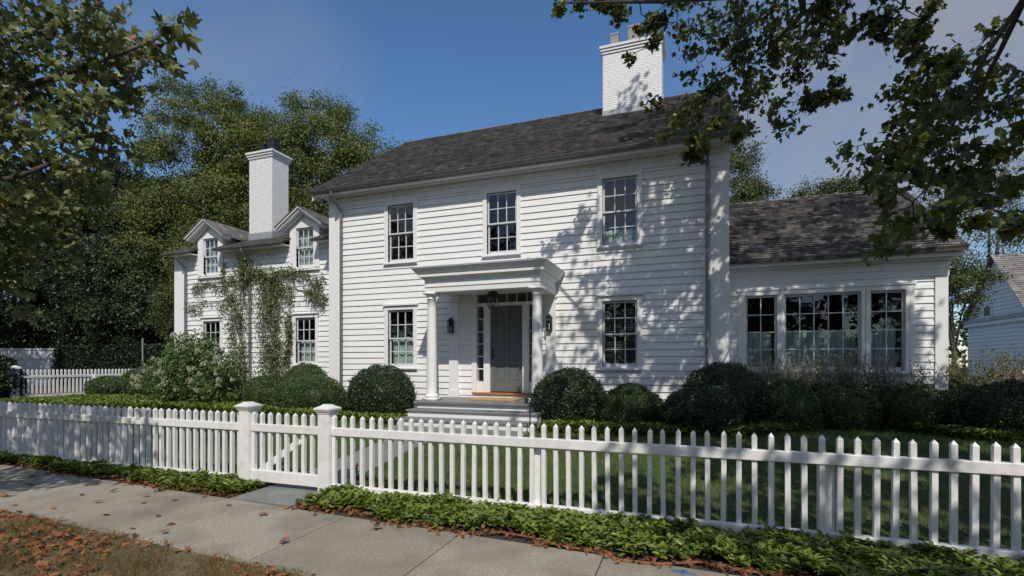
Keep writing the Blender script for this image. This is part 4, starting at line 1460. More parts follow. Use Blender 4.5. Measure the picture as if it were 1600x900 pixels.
# flowering spikes in front of the wing
def spike_plant(name, label, cat, x, y, z0, n, h, spread, m, group, seed, leaf=.05, lean=.35, foliage=True, tipt=1.0):
    rs = np.random.default_rng(seed)
    t = thing(name, label, cat, (x, y, z0), group)
    mb = MB()
    Ps, Ts, tn, Ss = [], [], [], []
    for i in range(n):
        a = rs.uniform(0, 6.28)
        r = spread * math.sqrt(rs.uniform()) * .55
        bx, by = x + r * math.cos(a), y + r * math.sin(a) * .7
        hh = h * rs.uniform(.65, 1.08)
        le = lean * rs.uniform(.2, 1) * hh
        a2 = a + rs.uniform(-.8, .8)
        pts = [(bx, by, z0), (bx + le * .25 * math.cos(a2), by + le * .25 * math.sin(a2), z0 + hh * .5), (bx + le * math.cos(a2), by + le * math.sin(a2), z0 + hh)]
        mb.tube(pts, [.005, .004, .002], 3, cap=False)
        A = np.array(pts)
        k = 44
        u = rs.uniform(.12, 1.0, k)
        c = np.where(u[:, None] < .5, A[0] + (A[1] - A[0]) * (u[:, None] * 2), A[1] + (A[2] - A[1]) * (u[:, None] * 2 - 1))
        Ps.append(c + rs.normal(size=(k, 3)) * (.012 + .03 * (1 - u[:, None])))
        Ts.append(rs.normal(size=(k, 3)) * .8 + np.array([0, 0, .6]))
        tn.append(np.where(u > .6, rs.uniform(.55, 1.0, k) * tipt, rs.uniform(0, .35, k)))
        Ss.append(np.where(u > .6, leaf * .75, leaf * 1.9) * rs.uniform(.7, 1.3, k))
    mb.build("stem", M_stemgreen, t)
    nf = 2600
    dd = unit(rs.normal(size=(nf, 3)))
    rr = rs.uniform(.35, 1, nf)[:, None]
    Pf = np.array([x, y, z0]) + dd * rr * np.array([spread * .75, spread * .55, h * .62])
    Pf[:, 2] = z0 + np.abs(Pf[:, 2] - z0)
    leaves("foliage", Pf, rs.normal(size=(nf, 3)) + dd + np.array([0, 0, .8]), rnd_dirs(nf), .06 * rs.uniform(.6, 1.4, nf), 'diamond', rs.uniform(0, .7, nf), M_box, t)
    P, T = np.concatenate(Ps), np.concatenate(Ts)
    leaves("bloom", P, T, rnd_dirs(len(P)), np.concatenate(Ss), 'diamond', np.concatenate(tn), m, t)
    return t
G_S = "grey mauve flower spikes below the triple window"
for i, (x, y, h, lab) in enumerate((
        (1.35, 12.2, 1.35, "clump of grey mauve flower spikes nearest the house corner downpipe"),
        (2.05, 12.3, 1.40, "clump of grey mauve flower spikes under the gap between left and middle windows"),
        (2.75, 12.35, 1.42, "clump of grey mauve flower spikes under the centre of the wide window"),
        (3.45, 12.4, 1.45, "clump of dark flower spikes under the right end of the wide window"),
        (4.15, 12.5, 1.30, "clump of dark flower spikes under the narrow right light"))):
    spike_plant("flowering_perennial", lab, "flowers", x, y, .35, 150, h, .72, M_spike, G_S, 20 + i)
G_G = "plumed grasses at the far right"
spike_plant("plumed_grass", "tall pale plumed grass just right of the wing's corner", "ornamental grass", 5.75, 13.4, .35, 150, 1.6, .8, M_plume, G_G, 31, leaf=.06, lean=.5)
spike_plant("plumed_grass", "arching plumed grass at the right edge in front of the neighbour's white wall", "ornamental grass", 6.75, 13.0, .35, 150, 1.45, .9, M_plume, G_G, 32, leaf=.06, lean=.6)
spike_plant("plumed_grass", "low arching grass between the far right shrub and the wing corner", "ornamental grass", 6.2, 12.5, .35, 110, 1.15, .8, M_plume, G_G, 33, leaf=.06, lean=.6)

# ------------------------------------------------------------------ ground cover, grass, leaf litter (stuff)
def rosettes(name, px, py, pz, per, leaf, m, label, cat, hgt=.13):
    n = len(px)
    base = np.stack([px, py, pz], 1)
    lift = hgt * rng.uniform(.25, 1, n)
    c = np.repeat(base, per, axis=0)
    l = np.repeat(lift, per)
    k = n * per
    ang = rng.uniform(0, 2 * math.pi, k)
    lev = rng.uniform(.4, 1, k)
    el = rng.uniform(-.25, .75, k)
    T = np.stack([np.cos(ang) * np.cos(el), np.sin(ang) * np.cos(el), np.sin(el)], 1)
    N = np.stack([-np.cos(ang) * np.sin(el), -np.sin(ang) * np.sin(el), np.cos(el)], 1) + rng.normal(size=(k, 3)) * .25
    P = c + np.stack([np.zeros(k), np.zeros(k), l * lev], 1) + T * .006
    tint = np.repeat(rng.beta(2, 2.2, n), per) * .6 + .4 * rng.uniform(0, 1, k) * lev
    o = leaves(name, P, T, N, leaf * rng.uniform(.65, 1.25, k), 'oval', tint, m)
    return tag(o, label, cat, kind='stuff')

def strip_points(n, x0, x1, yf0, yf1, thin=None):
    x = rng.uniform(x0, x1, n)
    t = rng.uniform(0, 1, n)
    lo, hi = yf0(x), yf1(x)
    y = lo + (hi - lo) * t
    keep = np.ones(n, bool)
    if thin is not None: keep = thin(x, y, t) > rng.uniform(0, 1, n)
    return x[keep], y[keep]
edge = lambda x: 4.44 - .06 * (x + 2.5) + .07 * np.sin(x * 3.1) + .05 * np.sin(x * 7.3 + 1) + .03 * np.sin(x * 17)
mound = lambda x, y: .022 * (np.sin(x * 4.3) * np.sin(y * 7.1 + x) + np.sin(x * 9.7 + y * 4) * .6 + 1.2) + .012 * np.clip((y - edge(x)) / .3, 0, 1)
clump = lambda x, y: .62 + .5 * np.sin(x * 5.3 + 1.2 * np.sin(y * 6)) * np.sin(y * 8.1 + x * 2.2)
x, y = strip_points(6200, -4.22, 7.0, edge, lambda x: 5.10 + 0 * x, lambda x, y, t: np.clip(.25 + .8 * np.minimum(t * 3, 1), 0, 1) * np.clip(clump(x, y) + .35, .25, 1))
rosettes("ground_cover", x, y, mound(x, y), 9, .07, M_pach, "glossy green ground cover along the fence foot right of the gate", "ground cover", .10)
x, y = strip_points(5400, -15.0, -5.32, edge, lambda x: 5.10 + 0 * x, lambda x, y, t: np.clip(.25 + .8 * np.minimum(t * 3, 1), 0, 1) * np.clip(clump(x, y) + .35, .25, 1))
rosettes("ground_cover", x, y, mound(x, y), 9, .07, M_pach, "glossy green ground cover along the fence foot left of the gate, half shaded", "ground cover", .10)
def bed_front(x):
    return np.interp(x, [-22, -17.5, -15, -9.2, -7, -5.9, -2.6, -0.2, 1.0, 2.6, 3.6, 4.5, 9], [9.3, 9.5, 10.1, 9.55, 9.15, 9.0, 9.0, 9.15, 9.6, 11.3, 11.6, 10.6, 9.9])
x, y = strip_points(15000, -21.5, -5.9, lambda x: bed_front(x) + .06 * np.sin(5 * x), lambda x: bed_front(x) + np.where(x < -14.5, 3.4, np.where(x < -10, 1.5, .75)))
rosettes("ground_cover", x, y, gzv(y), 8, .10, M_pach, "bright green ground cover in front of the left shrubs", "ground cover", .16)
x, y = strip_points(8200, -2.68, 8.0, lambda x: bed_front(x) + .06 * np.sin(5 * x), lambda x: np.where(x < 1.1, bed_front(x) + .9, bed_front(x) + .75), None)
rosettes("ground_cover", x, y, gzv(y), 8, .09, M_pach, "ground cover in front of the right shrubs, mostly in tree shade", "ground cover", .19)

def grass(name, n, xr, y0f, y1f, h, m, label, patch=None, wid=.005, z=None):
    x = rng.uniform(*xr, n)
    t = rng.uniform(0, 1, n)
    y = y0f(x) + (y1f(x) - y0f(x)) * t
    keep = np.ones(n, bool)
    if patch is not None: keep = patch(x, y) > rng.uniform(0, 1, n)
    x, y = x[keep], y[keep]
    n = len(x)
    zz = gzv(y) if z is None else np.full(n, z)
    P = np.stack([x, y, zz], 1)
    T = rng.normal(size=(n, 3)) * np.array([.45, .45, 0]) + np.array([0, 0, 1])
    N = rng.normal(size=(n, 3)) * np.array([1, 1, .1])
    dry = np.clip(.5 + .5 * (np.sin(x * 1.7 + 1) * np.sin(y * 2.3) + .5 * np.sin(x * 4.1 + y * 3)), 0, 1)
    o = leaves(name, P, T, N, h * rng.uniform(.5, 1.25, n), 'blade', np.clip(rng.beta(2, 2, n) * .8 + .25 * (dry > .86), 0, 1), m, wid=np.full(n, wid))
    return tag(o, label, "grass", kind='stuff')
inpath = lambda x, y: 1.0 - (((x > -5.29) & (x < -4.38)) | ((x > -5.88) & (x < -2.84) & (y > 8.1))).astype(float)
grass("lawn_grass", 150000, (-13, 6.5), lambda x: 5.34 + 0 * x, lambda x: bed_front(x) + .05, .075, M_grass, "short green lawn grass between the fence and the beds", inpath, .007)
vn = lambda x, y: np.clip(.42 + .6 * np.sin(x * 3.3) * np.sin(y * 6.1 + x * 1.3) + .3 * np.sin(x * 9 + y * 5), .08, 1)
grass("verge_grass", 60000, (-11, -1.2), lambda x: 2.34 + 0 * x, lambda x: 3.09 + skew(x) + .025 * np.sin(x * 8), .055, M_drygrass, "thin brownish grass on the roadside verge", vn, .005, .008)

def litter(name, x, y, z, size, label, tilt=.55):
    n = len(x)
    P = np.stack([x, y, z], 1)
    N = rng.normal(size=(n, 3)) * tilt + np.array([0, 0, 1])
    T = rng.normal(size=(n, 3)) * np.array([1, 1, .25])
    V, F = TPL['maple']
    o = leaves(name, P, T, N, size * rng.uniform(.5, 1.25, n), 'lobed', rng.beta(1.3, 1.5, n), M_dead, cup=(-2.0, 6), wid=size * rng.uniform(.35, .9, n))
    return o
n = 3600
x = -11 + 9.4 * rng.uniform(0, 1, n) ** 1.25
y = 2.36 + (3.04 + skew(x) - 2.36) * rng.uniform(0, 1, n)
k = (np.sin(x * 2.2 + 1) * np.sin(y * 5) + .75 - .10 * (x + 8)) > rng.uniform(0, 1, n)
x, y = x[k], y[k]
tag(litter("leaf_litter", x, y, rng.uniform(.02, .05, len(x)), .078, ""), "orange brown dead leaves strewn over the roadside verge", "leaf litter", kind='stuff')
n = 1500
x = rng.uniform(-12, 3.2, n)
y = edge(x) - .02 + rng.normal(size=n) * .045
k = (np.abs(x + 4.75) > .48)
x, y = x[k], y[k]
tag(litter("leaf_litter", x, y, rng.uniform(.03, .055, len(x)), .06, ""), "small rusty leaves gathered along the edge of the green ground cover", "leaf litter", kind='stuff')
n = 60
x, y = rng.uniform(-8, 4, n), rng.uniform(5.5, 9.2, n)
tag(litter("leaf_litter", x, y, gzv(y) + .05, .06, ""), "a few fallen leaves on the lawn behind the fence", "leaf litter", kind='stuff')
# single leaves on the sidewalk
V, F = TPL['maple']
base_leaf = None
spots = [(-8.2, 4.1), (-7.6, 4.35), (-7.1, 4.0), (-6.9, 4.3), (-6.55, 3.9), (-7.9, 3.7), (-6.3, 4.25), (-6.0, 4.0), (-5.75, 4.2), (-5.9, 3.55), (-5.35, 3.75), (-4.95, 3.6), (-5.15, 3.35), (-4.72, 3.35),
         (-5.0, 4.3), (-4.35, 4.15), (-7.3, 3.5), (-8.6, 3.9), (-6.7, 3.55), (-8.9, 4.4), (-9.3, 4.0), (-3.5, 3.55), (-5.6, 4.45), (-2.9, 4.2), (-9.8, 4.3), (-8.0, 4.5)]
P0, Z = np.zeros((1, 3)), np.array([[0., 0, 1]])
for i, (sx, sy) in enumerate(spots):
    if i % 4 == 0:
        o = leaves("fallen_leaf", P0, np.array([[1., 0, 0]]), Z, np.array([.105]), 'lobed', np.array([random.uniform(.1, .95)]), M_dead)
        src = o
    else:
        o = src.copy()
        COL.objects.link(o)
    o.location = (sx, sy, .045)
    o.rotation_euler = (random.uniform(-.5, .5), random.uniform(-.5, .5), random.uniform(0, 6.28))
    s = random.uniform(.6, 1.1)
    o.scale = (s, s, s)
    tag(o, "curled orange brown leaf lying alone on the grey concrete sidewalk", "fallen leaf", "single leaves on the sidewalk")

# irrigation hose, paint mark, ornament
mb = MB()
pts = [(-1.7 + .3 * i, edge(-1.7 + .3 * i) - .035 + .015 * math.sin(i), .032) for i in range(16)]
mb.tube(pts, .011, 7)
tag(mb.build("irrigation_hose", M_hose), "thin brown irrigation hose along the ground cover edge beside the sidewalk", "hose")
mb = MB()
for (a, b, c_, d) in ((-.12, 4.085, .06, 4.10), (-.05, 4.05, -.02, 4.14), (-.12, 4.12, .0, 4.135)):
    mb.quad((a, b, .0265), (c_, b + .01, .0265), (c_, d + .01, .0265), (a, d, .0265))
tag(mb.build("paint_mark", M_bluepaint), "small blue sprayed utility mark on the sidewalk slab", "paint mark", kind='structure')
t = thing("garden_ornament", "small dark red ornament standing at the path edge just inside the fence", "ornament", (-4.47, 5.95, .06))
mb = MB()
mb.tube([(-4.47, 5.95, .05), (-4.47, 5.95, .10), (-4.47, 5.95, .105), (-4.47, 5.95, .17)], [.028, .024, .016, .02], 9)
mb.build("stand", M_sign, t)
mb = MB()
mb.lathe(-4.475, 5.945, [(.012, .171), (.032, .19), (.036, .215), (.02, .24), (.004, .25)], 10)
mb.build("top_piece", M_redorn, t)

# ------------------------------------------------------------------ trees
def finish_tree(t, limbs, tips, per, size, kind, m, bark=M_bark, flat=.65, up=.9, twig=.006, thick=.014, jit=.12, n=5, seed=1, tbias=0.0, tvar=.45, extra=None, out=None, cup=(0.3, 1.8), droop=-.35):
    mb = MB()
    skeleton(mb, limbs, tips, twig, n, jit, thick, seed)
    mb.build("trunk", bark, t, smooth=True)
    P, T, N, S, b = tip_leaves(tips, per, size, flat, up, out=out, droop=droop)
    tint = np.clip(tvar * b + (1 - tvar) * rng.beta(1.6, 1.9, len(P)) + tbias, 0, 1)
    if extra is not None: P, T, N, S, tint = extra(P, T, N, S, tint)
    leaves("crown", P, T, N, S, kind, tint, m, t, cup=cup)

MAPLE_TIPS = [(-1.95,8.27,7.75,0.22),(-1.71,8.55,7.84,0.22),(-1.4,8.55,7.88,0.22),(-1.05,8.82,7.87,0.22),(-0.74,8.94,7.56,0.22),(-0.41,8.7,7.64,0.22),(-0.64,8.59,7.08,0.22),(-0.16,9.28,8.16,0.22),(0.1,8.43,6.74,0.36),(0.43,8.51,6.82,0.36),(0.8,9.61,7.08,0.36),(1.04,9.03,7.01,0.36),(0.37,9.26,6.74,0.36),(0.69,8.92,6.27,0.36),(1.12,9.27,6.6,0.36),(1.32,8.72,6.55,0.36),(0.91,9.2,6.06,0.36),(0.47,9.34,6.15,0.36),(0.0,8.73,5.72,0.36),(-0.31,8.9,5.91,0.36),(0.36,9.04,5.7,0.36),(1.12,8.54,5.8,0.36),(1.55,9.58,6.46,0.36),(1.77,9.44,6.83,0.36),(0.05,8.46,7.28,0.36),(1.16,8.51,7.0,0.36),(1.68,9.76,7.54,0.36),(1.93,9.35,7.01,0.36),(1.44,9.49,5.89,0.36),(0.68,9.42,7.61,0.36),(0.87,9.28,7.8,0.36),(1.59,9.8,8.03,0.36),(2.02,8.92,5.83,0.2),(2.26,9.27,6.04,0.2),(1.89,8.91,5.76,0.2),(0.24,8.64,5.12,0.2),(0.1,8.55,5.31,0.2),(0.6,8.23,5.2,0.2),(1.7,7.51,6.17,0.28),(1.96,7.67,6.39,0.28),(2.4,8.46,6.54,0.28),(2.58,8.08,6.38,0.28),(2.81,8.32,6.27,0.28),(2.38,7.89,6.56,0.28),(3.02,8.29,6.46,0.28),(1.83,7.77,5.96,0.28),(2.74,7.53,5.62,0.33),(3.09,7.85,5.54,0.33),(2.75,7.73,5.46,0.33),(3.14,8.14,5.31,0.33),(3.41,8.05,5.71,0.33),(3.55,8.31,5.45,0.33),(2.64,7.92,5.21,0.33),(2.97,8.15,5.09,0.33),(3.24,7.98,5.0,0.33),(2.34,7.23,4.63,0.33),(2.18,6.91,4.29,0.3),(2.46,7.1,4.25,0.3),(2.72,7.14,4.38,0.3),(2.9,6.92,4.26,0.3),(3.24,7.16,4.57,0.3),(1.92,6.27,3.85,0.3),(2.35,6.95,3.91,0.3),(2.53,6.79,3.9,0.3),(2.75,6.63,3.84,0.3),(2.94,6.51,3.87,0.3),(3.58,7.41,4.33,0.3),(3.61,7.53,4.76,0.3),(1.85,6.14,3.91,0.3),(1.87,6.12,3.47,0.25),(1.91,5.8,3.32,0.25),(2.05,5.63,3.25,0.25),(2.33,5.85,3.29,0.25),(2.8,6.42,3.49,0.25),(3.09,6.61,3.59,0.25),(2.89,5.84,3.46,0.25),(1.91,5.97,3.16,0.25),(1.93,5.5,2.96,0.25),(2.4,6.24,3.18,0.25),(1.77,5.68,2.93,0.25),(2.09,6.26,2.95,0.25),(2.73,6.57,3.69,0.25),(2.83,6.21,3.16,0.25),(2.35,6.45,3.01,0.25),(2.07,4.79,2.78,0.17),(2.29,4.77,2.73,0.17),(2.51,5.07,2.91,0.17),(2.14,4.7,2.58,0.17),(1.95,4.7,2.81,0.17)]
PLANE_TIPS = [(-7.59,3.54,5.84,0.38),(-7.59,3.84,6.08,0.38),(-6.47,3.56,5.59,0.38),(-5.96,3.58,5.51,0.38),(-7.0,4.43,6.18,0.38),(-7.28,3.51,5.41,0.38),(-8.03,4.2,6.05,0.38),(-7.52,4.29,5.99,0.38),(-6.37,3.93,5.44,0.38),(-6.28,4.08,5.59,0.38),(-7.76,3.64,5.22,0.38),(-7.61,3.88,5.32,0.38),(-7.19,3.96,5.32,0.38),(-6.8,4.04,5.25,0.38),(-6.59,4.21,5.26,0.38),(-6.83,4.6,5.65,0.38),(-6.1,4.22,5.48,0.38),(-7.42,3.63,4.76,0.38),(-7.55,4.02,4.97,0.38),(-6.4,3.71,4.66,0.38),(-6.19,3.88,4.67,0.38),(-6.97,4.61,5.25,0.38),(-7.8,3.63,4.48,0.38),(-7.48,3.79,4.46,0.38),(-6.23,3.43,4.14,0.38),(-6.61,3.9,4.41,0.38),(-6.61,4.14,4.44,0.38),(-5.63,3.66,4.25,0.38),(-5.6,3.98,5.45,0.14),(-5.47,4.03,5.52,0.14),(-5.29,3.97,5.37,0.14),(-5.67,3.96,5.16,0.14),(-5.52,3.98,5.07,0.14),(-5.77,3.93,5.31,0.14),(-8.19,3.88,4.2,0.38),(-8.45,4.31,4.44,0.38),(-8.13,4.48,4.46,0.38),(-6.66,3.93,4.01,0.38),(-7.6,3.66,3.65,0.38),(-8.27,4.33,3.98,0.38),(-8.36,4.73,4.16,0.38),(-6.95,4.17,3.82,0.38),(-8.42,3.95,3.45,0.38),(-8.3,4.2,3.55,0.38),(-7.48,4.08,3.48,0.38),(-7.24,4.23,3.54,0.38),(-8.12,3.85,3.03,0.38),(-7.87,4.02,3.09,0.38),(-7.32,4.55,4.46,0.38),(-7.41,4.08,3.15,0.38),(-8.08,3.96,2.8,0.38),(-7.72,3.84,2.32,0.14)]

# right street maple: trunk on the verge out of view, limbs reaching over the lawn
t = thing("maple_tree", "big street maple overhanging the right side, dark green leaves touched with orange", "tree", (5.9, 2.55, 0))
limbs = [([(5.9, 2.55, -.1), (5.88, 2.6, 1.2), (5.8, 2.6, 2.6), (5.6, 2.7, 4.2), (5.4, 2.6, 6.5), (5.3, 2.4, 9), (5.2, 2.3, 12)], [.42, .33, .30, .27, .22, .15, .05]),
         ([(5.75, 2.65, 3.0), (4.3, 3.7, 3.75), (2.55, 5.08, 4.64), (1.28, 6.8, 6.15), (-.4, 7.7, 7.05), (-1.9, 8.3, 7.8)], [.15, .12, .085, .055, .03, .012]),
         ([(2.56, 5.08, 4.64), (2.62, 5.6, 4.45), (2.75, 6.3, 4.35), (2.9, 7.2, 4.5)], [.024, .021, .015, .007]),
         ([(2.56, 5.08, 4.64), (2.35, 5.35, 4.2), (2.25, 5.7, 3.7), (2.2, 6.0, 3.3)], [.02, .017, .012, .006]),
         ([(1.28, 6.8, 6.15), (1.5, 7.8, 6.5), (1.1, 8.9, 6.6)], [.05, .035, .015]),
         ([(2.0, 5.9, 5.4), (2.4, 7.0, 6.0), (2.7, 8.0, 6.4)], [.05, .035, .015]),
         ([(5.5, 2.7, 4.6), (4.5, 4.2, 7), (3.2, 5.6, 9.5), (2.6, 6.2, 11.5)], [.16, .12, .07, .02]),
         ([(5.45, 2.6, 5.5), (7, 3.6, 8), (7.8, 4.4, 10.5)], [.14, .09, .02]),
         ([(5.4, 2.6, 6.2), (4.8, 1.2, 9), (4.4, .3, 11)], [.12, .08, .02])]
def above_view(p):
    zc = -p[0] * .334 + p[1] * .9426
    return p[2] > 2.3 + .80 * max(zc, 0.6)
bulk = crown_tips([(4.2, 4.2, 9.6, 4.6, 4.2, 3.9), (6.2, 3.2, 9.5, 4.0, 3.8, 4.2), (2.6, 6.6, 10.2, 2.7, 2.3, 2.4), (4.9, 7.8, 11.8, 3.3, 3.0, 3.4), (1.5, 9.2, 13.6, 1.7, 1.9, 2.2)], 350, .48, inner=.35, keep=lambda p: above_view(p) and math.sin(p[0] * 1.25 + p[2] * .9 + 1) + math.sin(p[1] * 1.45 - p[2] * .8) + .6 * math.sin(p[0] * 2.4 - p[1] * 1.9) > -.5, seed=21)
sprays = []
rs_ = random.Random(12)
for (x, y, z, r) in MAPLE_TIPS:          # each twig carries a few hanging bunches of leaves
    for k in range(3 if z > 4.7 else 2 if z > 3.6 else 1):
        sprays.append((x + rs_.gauss(0, r * .55), y + rs_.gauss(0, r * .55), z + rs_.gauss(0, r * .4), r * rs_.uniform(.36, .58)))
finish_tree(t, limbs, sprays, 40, .082, 'maple', M_maple, flat=.8, up=.35, tbias=-.02, thick=.007, seed=2, cup=(.5, 2.6), droop=-.9, tvar=.3)
bulk += crown_tips([(4.4, .2, 6.8, 2.6, 2.0, 2.2)], 34, .45, inner=.2, seed=33)
P, T, N, S, b = tip_leaves(bulk, 50, .15, .7, .8)
leaves("upper_crown", P, T, N, S, 'maple', np.clip(.4 * b + .5 * rng.uniform(0, 1, len(P)), 0, .95), M_maple, t)
mb = MB()
skeleton(mb, [limbs[0], limbs[6], limbs[7], limbs[8]], bulk, .008, 5, .12, .012, 5)
mb.v = mb.v; mb.build("branch", M_bark, t)

# left street plane tree
t = thing("plane_tree", "street plane tree reaching in from the left, large pale olive lobed leaves", "tree", (-10.2, 2.75, 0))
limbs = [([(-10.2, 2.75, -.1), (-10.2, 2.75, 1.5), (-10.1, 2.8, 3), (-9.9, 2.8, 5), (-9.8, 2.8, 7.5)], [.26, .22, .19, .13, .03]),
         ([(-10.05, 2.8, 3.2), (-9.0, 3.4, 3.7), (-7.9, 3.8, 4.0), (-6.9, 4.0, 4.3)], [.09, .06, .035, .012]),
         ([(-10.0, 2.8, 4.0), (-8.6, 3.5, 4.8), (-7.2, 3.9, 5.2), (-5.9, 3.95, 5.3), (-5.3, 3.98, 5.42)], [.10, .06, .035, .013, .004]),
         ([(-9.95, 2.8, 4.6), (-8.8, 3.6, 5.6), (-7.4, 4.1, 6.0)], [.08, .05, .012]),
         ([(-9.0, 3.4, 3.7), (-8.3, 3.75, 2.75), (-7.75, 3.84, 2.35)], [.02, .010, .004])]
bulk = crown_tips([(-10.3, 2.6, 5.6, 2.7, 2.3, 2.4)], 95, .5, inner=.4, seed=8)
near_tips = [(x - .25 if r > .3 else x, y, z, r * .72) for (x, y, z, r) in PLANE_TIPS if not (r > .3 and x > -5.9)]
tw = [q for q in near_tips if q[3] < .2]
near_tips = [q for q in near_tips if q[3] > .2]
bulk += crown_tips([(-8.2, .7, 4.6, 2.2, 1.2, 1.5), (-6.7, 1.5, 4.9, 1.2, .8, .9)], 62, .40, inner=.2, seed=18)
def add_spray(P, T, N, S, tint):
    p, t_, n_, s_, b_ = tip_leaves(tw, 7, .16, .9, .2)
    return np.concatenate([P, p]), np.concatenate([T, t_]), np.concatenate([N, n_]), np.concatenate([S, s_]), np.concatenate([tint, rng.uniform(.3, .9, len(p))])
mb = MB()
for q in tw:
    r0 = (-5.75, 3.95, 5.3) if q[2] > 3 else (-8.3, 3.75, 2.75)
    mb.tube([r0, tuple((np.array(q[:3]) + np.array(r0)) / 2 + np.array([0, 0, .03])), q[:3]], [.007, .005, .003], 5)
mb.build("twig", M_twig, t)
finish_tree(t, limbs, near_tips + bulk, 60, .112, 'lobed', M_plane, flat=.9, up=.15, thick=.008, seed=3, tbias=.06, jit=.08, cup=(0.5, 4.0), extra=add_spray)

def bg_tree(name, label, x, y, ells, ntip, rtip, per, size, m, group=None, trunk_r=.3, seed=0, kind='diamond', inner=.45, tbias=0.0, up=.4, trunk_top=None, out=1.0, zbase=.3):
    t = thing(name, label, "tree", (x, y, zbase), group)
    tips = crown_tips(ells, int(ntip * 1.5), rtip * .78, inner=min(.8, inner + .15), seed=seed)
    zt = trunk_top or max(e[2] for e in ells)
    rs = random.Random(seed)
    limbs = [([(x, y, zbase - .2), (x + .1, y, zbase + (zt - zbase) * .35), (x - .1, y + .1, zbase + (zt - zbase) * .7), (x + .1, y, zt)], [trunk_r, trunk_r * .8, trunk_r * .5, trunk_r * .12])]
    for e in ells:
        a = limbs[0][0][1]
        limbs.append(([a, ((a[0] + e[0]) / 2 + rs.uniform(-.3, .3), (a[1] + e[1]) / 2, (a[2] + e[2]) / 2), (e[0], e[1], e[2] + e[5] * .4)], [trunk_r * .45, trunk_r * .3, trunk_r * .08]))
    finish_tree(t, limbs, tips, int(per * 2.3), size * .72, kind, m, flat=.8, up=up, twig=.012, thick=.014, seed=seed, tbias=tbias, n=4, out=out)
    return t
G_T = "tall trees behind the house"
bg_tree("deciduous_tree", "tall olive green tree right behind the small left chimney", -21.6, 24.5, [(-21.2, 24.5, 12.6, 4.4, 4, 4.9), (-18.2, 25, 11.3, 2.9, 3, 4.2), (-23.5, 24, 9.0, 3.5, 3.5, 4.0), (-23.8, 24.4, 13.0, 3.0, 3, 4.3)], 520, .75, 100, .17, M_olive, G_T, .35, 41)
bg_tree("deciduous_tree", "tallest olive green tree left of the small chimney", -27.5, 22.3, [(-25.2, 23, 13.6, 3.0, 3, 3.9), (-27.6, 22.3, 13.6, 3.8, 3.6, 5.2), (-25.0, 22.6, 11.0, 3.0, 3, 4.5), (-29.5, 22, 9.0, 3.2, 3.2, 4.5), (-26, 21.5, 7, 3.2, 2.6, 3.4)], 520, .72, 100, .17, M_olive, G_T, .35, 42, tbias=0.0)
bg_tree("evergreen_tree", "dark evergreen tree filling the middle of the left background", -36.2, 23.0, [(-36.2, 23, 8.5, 5.0, 4, 7.0), (-33.0, 22.0, 7.0, 3.6, 3, 5.0)], 330, .85, 100, .24, M_darkever, "dark trees at the far left", .35, 43)
bg_tree("evergreen_tree", "dark evergreen tree at the left edge behind the board gate", -43.0, 22.5, [(-43, 22.5, 9, 5.0, 4, 7.5), (-39.5, 23, 8, 3.6, 3, 6)], 320, .9, 90, .26, M_darkever, "dark trees at the far left", .35, 44)
bg_tree("evergreen_tree", "dark evergreen tree furthest left, mostly cut by the picture edge", -49.5, 23.5, [(-49.5, 23.5, 8, 5.0, 4, 7.6)], 240, .9, 90, .26, M_darkever, "dark trees at the far left", .35, 51)
bg_tree("deciduous_tree", "unseen broad tree added beyond the left edge to shade the board gate", -34.5, 9.6, [(-34.5, 9.6, 8.2, 4.0, 3.6, 4.2)], 150, .9, 60, .26, M_midgreen, None, .3, 52)  # out of view, added to cast shade on the gate and dark evergreens
bg_tree("deciduous_tree", "second unseen broad tree added beyond the left edge for shade, further from the gate", -42.0, 11.5, [(-42, 11.5, 8.4, 4.4, 3.6, 4.6)], 150, .9, 60, .26, M_midgreen, None, .3, 53)  # also unseen, added to keep the far left background in shade
bg_tree("evergreen_tree", "low dark tree with pale trunks above the clipped hedge", -31.4, 20.3, [(-31.4, 20.3, 5.2, 3.0, 2.4, 2.6), (-29.4, 20.6, 4.6, 2.0, 2, 2.0)], 150, .6, 100, .18, M_darkever, "dark trees at the far left", .16, 45, tbias=.15)
bg_tree("deciduous_tree", "small mid green tree beside the annex corner above the grey pole", -24.8, 19.0, [(-24.6, 19.2, 4.4, 2.0, 1.8, 2.2), (-23.2, 19.8, 4.0, 1.6, 1.6, 2.0)], 130, .5, 95, .13, M_midgreen, None, .10, 46)
bg_tree("deciduous_tree", "green tree showing between the main roof and the right wing", 3.9, 44.2, [(3.4, 44.2, 14.5, 3.2, 3, 5.5), (5.2, 44.5, 12.0, 2.2, 2.4, 4.5)], 190, .8, 95, .22, M_midgreen, None, .4, 47, zbase=.3)
bg_tree("deciduous_tree", "dome shaped tree top just above the right wing's ridge", 11.75, 52, [(11.75, 52, 13.6, 5.2, 4, 4.6)], 150, 1.0, 80, .3, M_midgreen, None, .4, 48)
bg_tree("bare_tree", "thin twiggy tree with sparse small leaves above the neighbour's roof", 17.6, 38, [(17.2, 38, 10.0, 5.0, 4, 4.8)], 190, .8, 26, .18, M_olive, None, .3, 49, inner=.2)
bg_tree("ornamental_tree", "small feathery green tree between the right wing and the neighbour's garage", 8.3, 20.6, [(8.3, 20.6, 4.5, 1.0, 1.0, .7), (8.5, 20.8, 3.7, .9, 1.0, .5), (8.0, 20.6, 5.0, .7, .8, .7), (9.1, 20.7, 4.6, .9, .7, .3)], 70, .28, 50, .10, M_midgreen, None, .09, 50, inner=.25)

